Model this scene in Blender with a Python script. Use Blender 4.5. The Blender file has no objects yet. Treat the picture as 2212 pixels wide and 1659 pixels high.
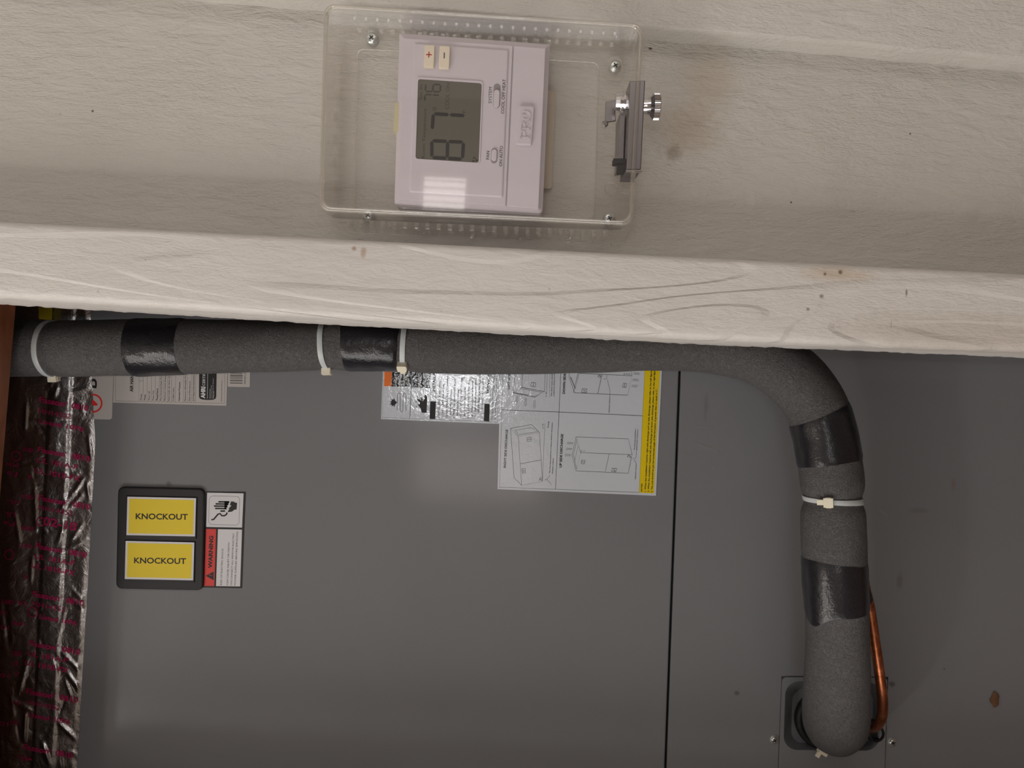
import bpy, bmesh, math, random
import numpy as np
from mathutils import Vector, noise

random.seed(7)
scene = bpy.context.scene
col = scene.collection

# ------------------------------------------------------------------ camera
# The photograph was taken with the phone turned on its side: world up is
# towards the left edge of the picture, world right (+X) towards its top.
FPX = 1850.0
CX, CY = 1106.0, 829.5
ROLL = math.radians(3.0)
CAMZ = 1.45
CAM = Vector((0.0, 0.0, CAMZ))
RV = Vector((math.sin(ROLL), 0.0, -math.cos(ROLL)))
UV = Vector((math.cos(ROLL), 0.0, math.sin(ROLL)))

cam_data = bpy.data.cameras.new('camera')
cam_data.sensor_fit = 'HORIZONTAL'
cam_data.sensor_width = 36.0
cam_data.lens = 36.0 * FPX / 2212.0
cam_data.clip_start = 0.01
cam = bpy.data.objects.new('camera', cam_data)
col.objects.link(cam)
from mathutils import Matrix
m3 = Matrix((RV, UV, Vector((0, -1, 0)))).transposed()
cam.matrix_world = Matrix.Translation(CAM) @ m3.to_4x4()
scene.camera = cam

# ------------------------------------------------------------------ world + lights
wd = bpy.data.worlds.new('world')
scene.world = wd
wd.use_nodes = True
wd.node_tree.nodes['Background'].inputs[0].default_value = (0.9, 0.85, 0.8, 1)
wd.node_tree.nodes['Background'].inputs[1].default_value = 0.15

def lamp(name, kind, loc, energy, color, rot=(0, 0, 0), **kw):
    l = bpy.data.lights.new(name, kind)
    l.energy = energy
    l.color = color
    for k, v in kw.items():
        setattr(l, k, v)
    o = bpy.data.objects.new(name, l)
    o.location = loc
    o.rotation_euler = rot
    col.objects.link(o)
    return o

# ceiling bulb of the hallway, above and to the left of the closet door
lamp('ceiling_bulb', 'POINT', (-1.00, -0.35, CAMZ + 1.05), 9.0, (1.0, 0.965, 0.93), shadow_soft_size=0.035)
# lit upright wall lamp on the wall behind the photographer
lamp('wall_lamp', 'AREA', (-0.022, -1.74, CAMZ + 0.227), 3.2, (0.95, 0.96, 1.0), rot=(math.radians(90), 0, 0),
     shape='RECTANGLE', size=0.04, size_y=0.32)
# soft fill light added on the hallway's left; no doorway is built there
lamp('left_fill', 'AREA', (-1.33, -0.20, CAMZ + 0.30), 17.5, (1.0, 0.985, 0.975), rot=(0, math.radians(-90), 0),
     shape='RECTANGLE', size=1.5, size_y=0.9)
# second soft fill, added on the hallway's right to lift the boards' shadow
lamp('right_fill', 'AREA', (0.93, -0.75, CAMZ + 0.25), 6.0, (1.0, 0.985, 0.975), rot=(0, math.radians(90), 0),
     shape='RECTANGLE', size=1.3, size_y=0.9)

scene.cycles.max_bounces = 7
scene.cycles.diffuse_bounces = 3
scene.cycles.glossy_bounces = 3
scene.cycles.transparent_max_bounces = 14

vs = scene.view_settings
vs.view_transform = 'Standard'
vs.look = 'None'
vs.gamma = 1.0
vs.exposure = -0.22
vs.use_curve_mapping = False

# ------------------------------------------------------------------ helpers: space
def W(px, py, d):
    return CAM + RV * ((px - CX) / FPX * d) + UV * ((CY - py) / FPX * d) + Vector((0, d, 0))

def ZM(x0, y0, s):
    """map from coordinates of an enlarged detail to photograph coordinates"""
    return lambda x, y: (x0 + x / s, y0 + y / s)

def lerp(a, b, t):
    return tuple(x + (y - x) * t for x, y in zip(a, b))

def s2l(c):
    out = []
    for v in c:
        v = v / 255.0
        out.append(v / 12.92 if v <= 0.04045 else ((v + 0.055) / 1.055) ** 2.4)
    return tuple(out)

# ------------------------------------------------------------------ helpers: materials
def new_mat(name):
    m = bpy.data.materials.new(name)
    m.use_nodes = True
    nt = m.node_tree
    return m, nt, nt.nodes['Principled BSDF']

def add_noise(nt, scale, detail=3.0, rough=0.55, dist=0.0, stretch=None, coord='pos'):
    if coord == 'pos':
        g = nt.nodes.new('ShaderNodeNewGeometry'); src = g.outputs['Position']
    else:
        g = nt.nodes.new('ShaderNodeTexCoord'); src = g.outputs['Object']
    if stretch:
        mp = nt.nodes.new('ShaderNodeMapping')
        mp.inputs['Scale'].default_value = stretch
        nt.links.new(src, mp.inputs['Vector']); src = mp.outputs['Vector']
    n = nt.nodes.new('ShaderNodeTexNoise')
    n.inputs['Scale'].default_value = scale
    n.inputs['Detail'].default_value = detail
    n.inputs['Roughness'].default_value = rough
    n.inputs['Distortion'].default_value = dist
    nt.links.new(src, n.inputs['Vector'])
    return n

def add_bump(nt, b, height, strength, distance, prev=None):
    bp = nt.nodes.new('ShaderNodeBump')
    bp.inputs['Strength'].default_value = strength
    bp.inputs['Distance'].default_value = distance
    nt.links.new(height, bp.inputs['Height'])
    if prev is not None:
        nt.links.new(prev, bp.inputs['Normal'])
    nt.links.new(bp.outputs['Normal'], b.inputs['Normal'])
    return bp.outputs['Normal']

def ramp(nt, src, stops):
    r = nt.nodes.new('ShaderNodeValToRGB')
    e = r.color_ramp.elements
    while len(e) < len(stops):
        e.new(0.5)
    for el, (p, c) in zip(e, stops):
        el.position = p
        el.color = tuple(c) + (1,) if len(c) == 3 else c
    nt.links.new(src, r.inputs['Fac'])
    return r.outputs['Color']

def mix_col(nt, fac, a, b, mode='MIX'):
    mx = nt.nodes.new('ShaderNodeMix'); mx.data_type = 'RGBA'; mx.blend_type = mode
    if isinstance(fac, (int, float)):
        mx.inputs[0].default_value = fac
    else:
        nt.links.new(fac, mx.inputs[0])
    for i, v in ((6, a), (7, b)):
        if isinstance(v, (tuple, list)):
            mx.inputs[i].default_value = tuple(v)[:3] + (1,)
        else:
            nt.links.new(v, mx.inputs[i])
    return mx.outputs[2]

def math_node(nt, op, a, b=None):
    n = nt.nodes.new('ShaderNodeMath'); n.operation = op
    for i, v in enumerate((a, b)):
        if v is None:
            continue
        if isinstance(v, (int, float)):
            n.inputs[i].default_value = v
        else:
            nt.links.new(v, n.inputs[i])
    return n.outputs[0]

def simple(name, rgb, rough=0.5, metal=0.0, bump=None, var=0.0, spec=0.5, linear=False):
    m, nt, b = new_mat(name)
    c = rgb if linear else s2l(rgb)
    b.inputs['Base Color'].default_value = c + (1,)
    b.inputs['Roughness'].default_value = rough
    b.inputs['Metallic'].default_value = metal
    b.inputs['Specular IOR Level'].default_value = spec
    if var > 0:
        n = add_noise(nt, 60, 4)
        c2 = tuple(v * (1 - var) for v in c)
        c3 = tuple(min(1, v * (1 + var * 0.5)) for v in c)
        nt.links.new(ramp(nt, n.outputs['Fac'], [(0.3, c2), (0.7, c3)]), b.inputs['Base Color'])
    if bump:
        n = add_noise(nt, bump[0], 3)
        add_bump(nt, b, n.outputs['Fac'], bump[1], bump[2])
    return m

def spot_mask(nt, centre, radius, soft=0.5, nscale=60, namp=0.5, stretch=(1, 1, 1)):
    """a blotch with a ragged edge around a world point, 1 inside and 0 outside"""
    g = nt.nodes.new('ShaderNodeNewGeometry')
    sub = nt.nodes.new('ShaderNodeVectorMath'); sub.operation = 'SUBTRACT'
    nt.links.new(g.outputs['Position'], sub.inputs[0])
    sub.inputs[1].default_value = centre
    mul = nt.nodes.new('ShaderNodeVectorMath'); mul.operation = 'MULTIPLY'
    nt.links.new(sub.outputs[0], mul.inputs[0]); mul.inputs[1].default_value = stretch
    ln = nt.nodes.new('ShaderNodeVectorMath'); ln.operation = 'LENGTH'
    nt.links.new(mul.outputs[0], ln.inputs[0])
    n = nt.nodes.get('blotch_noise')
    if n is None:
        n = add_noise(nt, 220, 2); n.name = 'blotch_noise'
    off = math_node(nt, 'MULTIPLY', math_node(nt, 'SUBTRACT', n.outputs['Fac'], 0.5), namp * radius * 2)
    dd = math_node(nt, 'ADD', ln.outputs['Value'], off)
    mr = nt.nodes.new('ShaderNodeMapRange')
    mr.inputs['From Min'].default_value = radius * (1 - soft)
    mr.inputs['From Max'].default_value = radius * (1 + soft)
    mr.inputs['To Min'].default_value = 1.0
    mr.inputs['To Max'].default_value = 0.0
    nt.links.new(dd, mr.inputs['Value'])
    return mr.outputs['Result']

def painted_wood(name, rgb, grain=0.5, lines=0.0, spots=(), rough=0.42):
    m, nt, b = new_mat(name)
    c = s2l(rgb)
    n1 = add_noise(nt, 9, 5, 0.6)
    base = ramp(nt, n1.outputs['Fac'], [(0.3, tuple(v * 0.93 for v in c)), (0.7, c)])
    # faint specks of dirt
    v = add_noise(nt, 230, 2, 0.5)
    sp = nt.nodes.new('ShaderNodeMapRange')
    sp.inputs['From Min'].default_value = 0.735; sp.inputs['From Max'].default_value = 0.80
    nt.links.new(v.outputs['Fac'], sp.inputs['Value'])
    base = mix_col(nt, math_node(nt, 'MULTIPLY', sp.outputs['Result'], 0.5), base, tuple(v * 0.45 for v in c))
    for (p, r, colr, amt, st) in spots:
        mk = spot_mask(nt, p, r, stretch=st)
        base = mix_col(nt, math_node(nt, 'MULTIPLY', mk, amt), base, s2l(colr))
    nt.links.new(base, b.inputs['Base Color'])
    b.inputs['Roughness'].default_value = rough
    # brush marks running up the board
    nb = add_noise(nt, 55, 5, 0.62, 0.4, stretch=(2.6, 1.0, 0.8))
    nrm = add_bump(nt, b, nb.outputs['Fac'], grain, 0.0032)
    nf = add_noise(nt, 420, 2, 0.6, 0.0, stretch=(2.0, 1.0, 0.7))
    lf = add_noise(nt, 13, 2, 0.5)
    lm = nt.nodes.new('ShaderNodeMapRange'); lm.inputs['From Min'].default_value = 0.35; lm.inputs['From Max'].default_value = 0.65
    nt.links.new(lf.outputs['Fac'], lm.inputs['Value'])
    nrm = add_bump(nt, b, math_node(nt, 'MULTIPLY', nf.outputs['Fac'], math_node(nt, 'ADD', math_node(nt, 'MULTIPLY', lm.outputs['Result'], 1.1), 0.35)), grain * 0.8, 0.0010, nrm)
    if lines > 0:
        # raised cathedral grain showing through the paint
        g = nt.nodes.new('ShaderNodeNewGeometry')
        mp = nt.nodes.new('ShaderNodeMapping'); mp.inputs['Scale'].default_value = (1.0, 1.0, 0.16)
        nt.links.new(g.outputs['Position'], mp.inputs['Vector'])
        wv = nt.nodes.new('ShaderNodeTexNoise')
        wv.inputs['Scale'].default_value = 14.0; wv.inputs['Detail'].default_value = 1.0
        wv.inputs['Distortion'].default_value = 0.5
        nt.links.new(mp.outputs['Vector'], wv.inputs['Vector'])
        fr = math_node(nt, 'FRACT', math_node(nt, 'MULTIPLY', wv.outputs['Fac'], 17.0))
        ln = nt.nodes.new('ShaderNodeMapRange')
        ln.inputs['From Min'].default_value = 0.0; ln.inputs['From Max'].default_value = 0.14
        nt.links.new(fr, ln.inputs['Value'])
        nrm = add_bump(nt, b, ln.outputs['Result'], lines, 0.0010, nrm)
    return m

# ------------------------------------------------------------------ helpers: meshes
def link_mesh(name, verts, faces, mat, parent=None, smooth=False, label=None):
    """verts in world space; the object's origin is put at the middle of its box"""
    vv = [Vector(v) for v in verts]
    lo = Vector((min(v[i] for v in vv) for i in range(3)))
    hi = Vector((max(v[i] for v in vv) for i in range(3)))
    c = (lo + hi) / 2
    me = bpy.data.meshes.new(name)
    me.from_pydata([v - c for v in vv], [], faces)
    me.validate()
    me.update()
    if smooth:
        me.polygons.foreach_set('use_smooth', [True] * len(me.polygons))
    me.materials.append(mat)
    o = bpy.data.objects.new(name, me)
    col.objects.link(o)
    pw = Vector(parent['_w']) if parent is not None else Vector((0, 0, 0))
    o.location = c - pw
    o['_w'] = tuple(c)
    if parent is not None:
        o.parent = parent
    if label:
        o['label'] = label
    return o

def fix_normals(o):
    bm = bmesh.new(); bm.from_mesh(o.data)
    bmesh.ops.recalc_face_normals(bm, faces=bm.faces)
    bm.to_mesh(o.data); bm.free()

def smooth_by_angle(o, deg=35):
    o.data.polygons.foreach_set('use_smooth', [True] * len(o.data.polygons))
    bm = bmesh.new(); bm.from_mesh(o.data)
    lim = math.radians(deg)
    for e in bm.edges:
        if len(e.link_faces) == 2:
            e.smooth = e.calc_face_angle(0) < lim
        else:
            e.smooth = False
    bm.to_mesh(o.data); bm.free()

def thing(name, loc, label, cat, group=None):
    o = bpy.data.objects.new(name, None)
    o.empty_display_size = 0.05
    o.location = loc
    o['_w'] = tuple(loc)
    col.objects.link(o)
    o['label'] = label
    o['category'] = cat
    if group:
        o['group'] = group
    return o

def tag(o, label, cat, group=None):
    o['label'] = label
    o['category'] = cat
    if group:
        o['group'] = group
    return o

def structure(o, label=None):
    o['kind'] = 'structure'
    if label:
        o['label'] = label
    return o

class MB:
    """collects shapes in world space and links them as ONE mesh object"""
    def __init__(self):
        self.v = []
        self.f = []

    def add(self, verts, faces):
        n = len(self.v)
        self.v += [Vector(v) for v in verts]
        self.f += [tuple(i + n for i in f) for f in faces]

    def box(self, lo, hi):
        x0, y0, z0 = lo; x1, y1, z1 = hi
        self.add([(x0, y0, z0), (x1, y0, z0), (x1, y1, z0), (x0, y1, z0), (x0, y0, z1), (x1, y0, z1), (x1, y1, z1), (x0, y1, z1)],
                 [(0, 3, 2, 1), (4, 5, 6, 7), (0, 1, 5, 4), (1, 2, 6, 5), (2, 3, 7, 6), (3, 0, 4, 7)])

    def obox(self, c, ax, half):
        c = Vector(c); e = [Vector(a).normalized() * h for a, h in zip(ax, half)]
        vs_ = []
        for sz in (-1, 1):
            for sx, sy in ((-1, -1), (1, -1), (1, 1), (-1, 1)):
                vs_.append(c + e[0] * sx + e[1] * sy + e[2] * sz)
        self.add(vs_, [(0, 3, 2, 1), (4, 5, 6, 7), (0, 1, 5, 4), (1, 2, 6, 5), (2, 3, 7, 6), (3, 0, 4, 7)])

    def loft(self, rings, cap0=True, cap1=True, closed=True):
        n = len(rings[0]); base = len(self.v)
        vs_ = []
        fs = []
        for r in rings:
            vs_ += list(r)
        m = n if closed else n - 1
        for k in range(len(rings) - 1):
            for i in range(m):
                j = (i + 1) % n
                fs.append((k * n + i, k * n + j, (k + 1) * n + j, (k + 1) * n + i))
        if cap0:
            fs.append(tuple(reversed(range(n))))
        if cap1:
            b = (len(rings) - 1) * n
            fs.append(tuple(b + i for i in range(n)))
        self.add(vs_, fs)

    def prism(self, pts, d, thick, inset=0.0, bev=0.0):
        """pixel polygon at depth d, pushed straight back by thick; bevelled front edge"""
        front = [W(x, y, d) for x, y in pts]
        rings = []
        if bev > 0:
            c = sum(front, Vector()) / len(front)
            fr = []
            n = len(front)
            for i in range(n):
                p, q, r = front[i - 1], front[i], front[(i + 1) % n]
                a = (q - p).normalized(); b2 = (r - q).normalized()
                # inward normals in the X/Z plane
                na = Vector((-a.z, 0, a.x)); nb = Vector((-b2.z, 0, b2.x))
                if na.dot(c - q) < 0 and nb.dot(c - q) < 0:
                    na, nb = -na, -nb
                mid = (na + nb)
                ml = mid.length
                mid = mid / ml if ml > 1e-6 else na
                k = bev / max(0.3, mid.dot(na))
                fr.append((q, mid * k))
            rings.append([q + o for q, o in fr])
            rings.append([q + o * 0.3 + Vector((0, bev * 0.3, 0)) for q, o in fr])
            rings.append([q + Vector((0, bev, 0)) for q, o in fr])
        else:
            rings.append(front)
        rings.append([p + Vector((0, thick, 0)) for p in front])
        self.loft(rings)

    def lathe(self, c, axis, prof, seg=24, knurl=0.0, kmin=0.0):
        """profile of (distance along axis, radius)"""
        ax = Vector(axis).normalized()
        t = Vector((0, 0, 1)) if abs(ax.z) < 0.9 else Vector((1, 0, 0))
        e1 = ax.cross(t).normalized(); e2 = ax.cross(e1)
        rings = []
        for a, r in prof:
            ring = []
            for i in range(seg):
                rr = r
                if knurl and r > kmin and i % 2:
                    rr = r - knurl
                an = 2 * math.pi * i / seg
                ring.append(Vector(c) + ax * a + (e1 * math.cos(an) + e2 * math.sin(an)) * rr)
            rings.append(ring)
        self.loft(rings)

    def build(self, name, mat, parent=None, smooth=False, angle=None, label=None, fix=True):
        o = link_mesh(name, self.v, self.f, mat, parent, smooth, label)
        if fix:
            fix_normals(o)
        if angle:
            smooth_by_angle(o, angle)
        return o

def rquad(c, r, n=5):
    """rounded quadrilateral in pixel space from four corners"""
    out = []
    rr = r if isinstance(r, (list, tuple)) else [r] * 4
    for i in range(4):
        p, q, s = Vector(c[i - 1]), Vector(c[i]), Vector(c[(i + 1) % 4])
        a = q + (p - q).normalized() * rr[i]
        b = q + (s - q).normalized() * rr[i]
        for k in range(n + 1):
            t = k / n
            # rational quadratic = circular arc for a right angle
            w = 0.7071
            den = (1 - t) ** 2 + 2 * w * t * (1 - t) + t * t
            pt = (a * (1 - t) ** 2 + q * (2 * w * t * (1 - t)) + b * t * t) / den
            out.append((pt.x, pt.y))
    return out

def inset_quad(c, k):
    """move each corner of a pixel quad inwards by about k pixels"""
    out = []
    for i in range(4):
        p, q, s = Vector(c[i - 1]), Vector(c[i]), Vector(c[(i + 1) % 4])
        out.append(tuple(q + (p - q).normalized() * k + (s - q).normalized() * k))
    return out

def bil(c):
    """bilinear map of the unit square onto a pixel quad TL,TR,BR,BL"""
    def f(u, v):
        a = lerp(c[0], c[1], u); b = lerp(c[3], c[2], u)
        return lerp(a, b, v)
    return f

# ---- text
_font_obj = {}
def text_mesh(s, bold=0.0):
    cu = bpy.data.curves.new('text_tmp', 'FONT')
    cu.body = s
    cu.resolution_u = 3
    cu.offset = bold
    cu.fill_mode = 'FRONT'
    ob = bpy.data.objects.new('text_tmp', cu)
    col.objects.link(ob)
    bpy.context.view_layer.update()
    dg = bpy.context.evaluated_depsgraph_get()
    me = bpy.data.meshes.new_from_object(ob.evaluated_get(dg))
    vs_ = [(v.co.x, v.co.y) for v in me.vertices]
    fs = [tuple(p.vertices) for p in me.polygons]
    bpy.data.objects.remove(ob); bpy.data.curves.remove(cu); bpy.data.meshes.remove(me)
    return vs_, fs
_tc = {}

class Flat:
    """flat print traced in photograph coordinates, at one depth (or over a depth function)"""
    def __init__(self, d):
        self.d = d
        self.p = []
        self.f = []

    def poly(self, pts):
        n = len(self.p); self.p += [tuple(p) for p in pts]
        self.f.append(tuple(range(n, n + len(pts))))
        return self

    def rect(self, x0, y0, x1, y1, skew=0.0):
        return self.poly([(x0, y0), (x1, y0), (x1 , y1), (x0, y1)])

    def stroke(self, pts, w, closed=False):
        P = [Vector(p) for p in pts]
        n = len(P)
        L = []; R = []
        for i in range(n):
            if closed:
                a, b = P[i - 1], P[(i + 1) % n]
            else:
                a, b = P[max(0, i - 1)], P[min(n - 1, i + 1)]
            t = (b - a)
            if t.length < 1e-9:
                t = Vector((1, 0))
            t.normalize()
            nn = Vector((-t.y, t.x)) * (w / 2)
            L.append(P[i] + nn); R.append(P[i] - nn)
        base = len(self.p)
        self.p += [tuple(q) for q in L] + [tuple(q) for q in R]
        for i in range(n if closed else n - 1):
            j = (i + 1) % n
            self.f.append((base + i, base + j, base + n + j, base + n + i))
        return self

    def disc(self, c, r, n=20, ry=None):
        ry = ry or r
        return self.poly([(c[0] + r * math.cos(2 * math.pi * i / n), c[1] + ry * math.sin(2 * math.pi * i / n)) for i in range(n)])

    def ring(self, c, r, w, n=24):
        return self.stroke([(c[0] + r * math.cos(2 * math.pi * i / n), c[1] + r * math.sin(2 * math.pi * i / n)) for i in range(n)], w, True)

    def text(self, s, p0, p1, cap, bold=0.0, shear=0.0):
        """text whose baseline runs from p0 to p1 with capitals cap pixels high"""
        if 'M' in s:
            bold = 0.0      # the heavier outline closes up the letter M
        key = (s, bold)
        if key not in _tc:
            _tc[key] = text_mesh(s, bold)
        vs_, fs = _tc[key]
        if not vs_:
            return self
        x0 = min(v[0] for v in vs_); x1 = max(v[0] for v in vs_)
        p0 = Vector(p0); p1 = Vector(p1)
        u = (p1 - p0) / max(1e-6, x1 - x0)
        un = (p1 - p0).normalized()
        up = Vector((un.y, -un.x)) * (cap / 0.729)
        n = len(self.p)
        for x, y in vs_:
            q = p0 + u * (x - x0) + up * y
            self.p.append((q.x, q.y))
        self.f += [tuple(i + n for i in f) for f in fs]
        return self

    def build(self, name, mat, parent=None, thick=0.0, label=None):
        dd = self.d
        if callable(dd):
            vs_ = [W(x, y, dd(x, y)) for x, y in self.p]
        else:
            vs_ = [W(x, y, dd) for x, y in self.p]
        if thick > 0:
            mb = MB()
            for f in self.f:
                fr = [vs_[i] for i in f]
                mb.loft([fr, [v + Vector((0, thick, 0)) for v in fr]])
            return mb.build(name, mat, parent, label=label)
        o = link_mesh(name, vs_, self.f, mat, parent, False, label)
        # face the camera
        flip = [p.index for p in o.data.polygons if p.normal.y > 0]
        if flip:
            bm = bmesh.new(); bm.from_mesh(o.data); bm.faces.ensure_lookup_table()
            bmesh.ops.reverse_faces(bm, faces=[bm.faces[i] for i in flip])
            bm.to_mesh(o.data); bm.free()
        return o

# ------------------------------------------------------------------ materials
M = {}
lock_spot = W(1480, 280, 0.60); lock_spot2 = W(1455, 330, 0.60); lock_spot3 = W(1530, 170, 0.60)
rt = W(2050, 565, 0.56); rt2 = W(2100, 730, 0.56)
ONE = (1, 1, 1)
M['board'] = painted_wood('painted_board', (203, 198, 190), 0.66, spots=[
    (tuple(lock_spot), 0.020, (160, 134, 104), 0.38, (1.3, 1, 1)),
    (tuple(lock_spot2), 0.005, (120, 95, 70), 0.45, ONE),
    (tuple(lock_spot3), 0.022, (176, 154, 126), 0.30, (1, 1, 1.2)),
    (tuple(W(200, 240, 0.60)), 0.0008, (60, 48, 36), 0.9, ONE),
    (tuple(W(1709, 437, 0.60)), 0.0006, (40, 32, 26), 0.9, ONE),
    (tuple(W(1966, 289, 0.60)), 0.0006, (40, 32, 26), 0.9, ONE),
    (tuple(W(1405, 105, 0.60)), 0.0007, (40, 32, 26), 0.9, (1, 1, 0.6)),
])
M['strip'] = painted_wood('painted_strip', (215, 210, 204), 0.36, lines=0.85, spots=[
    (tuple(W(1810, 592, 0.56)), 0.010, (180, 150, 105), 0.4, (2.5, 1, 0.5)),
    (tuple(W(1815, 588, 0.56)), 0.0013, (90, 66, 40), 0.8, ONE),
    (tuple(W(1782, 592, 0.56)), 0.0009, (90, 66, 40), 0.8, ONE),
    (tuple(W(1958, 633, 0.56)), 0.0014, (120, 100, 80), 0.8, (0.7, 1, 2.0)),
    (tuple(W(1925, 700, 0.56)), 0.0010, (130, 110, 90), 0.6, (0.4, 1, 3.0)),
    (tuple(W(765, 537, 0.56)), 0.0014, (150, 110, 80), 0.7, ONE),
    (tuple(W(785, 545, 0.56)), 0.0018, (160, 125, 95), 0.6, (0.6, 1, 1)),
    (tuple(rt2), 0.030, (150, 125, 95), 0.25, (2.0, 1, 0.4)),
    (tuple(W(1775, 640, 0.56)), 0.0013, (110, 85, 60), 0.7, ONE),
    (tuple(W(1745, 668, 0.56)), 0.0010, (110, 85, 60), 0.7, ONE),
    (tuple(W(880, 702, 0.56)), 0.0012, (190, 160, 145), 0.7, ONE),
])
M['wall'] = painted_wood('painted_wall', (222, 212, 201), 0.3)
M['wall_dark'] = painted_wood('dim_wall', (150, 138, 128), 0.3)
M['ceiling'] = simple('ceiling_paint', (225, 220, 212), 0.8)
M['floorw'] = simple('floor_boards', (120, 92, 68), 0.5, var=0.2)
M['closet'] = simple('closet_plaster', (120, 112, 104), 0.9, var=0.15)

def wood_brown():
    m, nt, b = new_mat('brown_stained_wood')
    n = add_noise(nt, 30, 5, 0.6, 1.2, stretch=(0.4, 1, 3.0))
    nt.links.new(ramp(nt, n.outputs['Fac'], [(0.3, s2l((120, 66, 40))), (0.7, s2l((176, 108, 70)))]), b.inputs['Base Color'])
    b.inputs['Roughness'].default_value = 0.45
    add_bump(nt, b, n.outputs['Fac'], 0.3, 0.001)
    return m
M['brown'] = wood_brown()

def sheet_paint():
    m, nt, b = new_mat('grey_sheet_paint')
    c = s2l((127, 128, 131))
    n0 = add_noise(nt, 4, 4, 0.6)
    base = ramp(nt, n0.outputs['Fac'], [(0.3, tuple(v * 0.93 for v in c)), (0.7, c)])
    for (x, y, r, colr, amt, st) in [(1944, 1255, 0.0045, (70, 68, 66), 0.35, (0.6, 1, 1.6)), (1985, 1103, 0.005, (92, 90, 88), 0.35, (2, 1, 0.6)),
                                     (1525, 880, 0.006, (80, 78, 78), 0.3, (0.5, 1, 3)), (1592, 1497, 0.0022, (60, 55, 50), 0.6, ONE),
                                     (2060, 1045, 0.0045, (120, 84, 60), 0.35, (0.8, 1, 2)), (365, 1045, 0.0025, (60, 52, 46), 0.5, ONE),
                                     (1927, 1478, 0.003, (40, 36, 34), 0.6, ONE), (2040, 1445, 0.0012, (40, 36, 34), 0.6, ONE)]:
        mk = spot_mask(nt, tuple(W(x, y, 0.87)), r, stretch=st)
        base = mix_col(nt, math_node(nt, 'MULTIPLY', mk, amt), base, s2l(colr))
    nt.links.new(base, b.inputs['Base Color'])
    b.inputs['Roughness'].default_value = 0.5
    b.inputs['Specular IOR Level'].default_value = 0.2
    b.inputs['Coat Weight'].default_value = 0.9
    b.inputs['Coat Roughness'].default_value = 0.11
    n = add_noise(nt, 190, 2, 0.5)
    nr = add_bump(nt, b, n.outputs['Fac'], 0.10, 0.001)
    n2 = add_noise(nt, 1500, 1, 0.5)
    add_bump(nt, b, n2.outputs['Fac'], 0.06, 0.0004, nr)
    return m
M['sheet'] = sheet_paint()
M['seam'] = simple('seam_dark', (38, 37, 37), 0.7)
M['galv'] = simple('galvanised_duct', (120, 120, 118), 0.45, 0.8)

def label_film(name, rgb, wav=0.14):
    m, nt, b = new_mat(name)
    b.inputs['Base Color'].default_value = s2l(rgb) + (1,)
    b.inputs['Roughness'].default_value = 0.09
    n = add_noise(nt, 150, 3, 0.6)
    nr = add_bump(nt, b, n.outputs['Fac'], wav, 0.0012)
    n2 = add_noise(nt, 420, 2, 0.5)
    add_bump(nt, b, n2.outputs['Fac'], wav * 0.6, 0.0005, nr)
    return m
M['film'] = label_film('white_label_film', (208, 213, 220))
M['film_dull'] = label_film('pale_label_film', (196, 190, 186), 0.05)
M['paper'] = simple('white_sticker', (226, 224, 226), 0.5)
M['film_yellow'] = label_film('yellow_label_film', (236, 206, 20), 0.1)
M['film_orange'] = label_film('orange_label_film', (238, 120, 40), 0.1)
M['film_black'] = label_film('black_label_film', (26, 25, 26), 0.2)
M['ink'] = simple('black_ink', (28, 27, 28), 0.45)
M['ink_grey'] = simple('grey_ink', (70, 70, 72), 0.45)
M['ink_white'] = simple('white_ink', (225, 225, 225), 0.45)
M['ink_red'] = simple('red_ink', (226, 40, 34), 0.45)
M['ink_warn'] = simple('warning_red', (222, 66, 60), 0.45)
M['yellow'] = simple('sticker_yellow', (240, 212, 50), 0.55)
M['black_plastic'] = simple('black_plastic', (33, 32, 35), 0.5, bump=(900, 0.08, 0.0005))
M['magenta'] = simple('magenta_ink', (176, 34, 90), 0.4)

def foam():
    m, nt, b = new_mat('grey_foam')
    c = s2l((90, 88, 88))
    n = add_noise(nt, 400, 3, 0.55, 1.8, coord='pos')
    nt.links.new(ramp(nt, n.outputs['Fac'], [(0.32, tuple(v * 0.62 for v in c)), (0.68, tuple(v * 1.25 for v in c))]), b.inputs['Base Color'])
    b.inputs['Roughness'].default_value = 0.62
    b.inputs['Specular IOR Level'].default_value = 0.35
    add_bump(nt, b, n.outputs['Fac'], 0.7, 0.0022)
    return m
M['foam'] = foam()

def vinyl():
    m, nt, b = new_mat('black_vinyl_tape')
    b.inputs['Base Color'].default_value = s2l((34, 33, 37)) + (1,)
    b.inputs['Roughness'].default_value = 0.24
    n = add_noise(nt, 130, 4, 0.6, 0.6, stretch=(1, 1, 1))
    nr = add_bump(nt, b, n.outputs['Fac'], 0.32, 0.0016)
    n2 = add_noise(nt, 560, 2, 0.6)
    add_bump(nt, b, n2.outputs['Fac'], 0.35, 0.0006, nr)
    return m
M['tape'] = vinyl()
M['tie'] = simple('nylon_tie', (196, 200, 200), 0.4)
M['tie_head'] = simple('nylon_tie_head', (236, 228, 206), 0.4)

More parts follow.
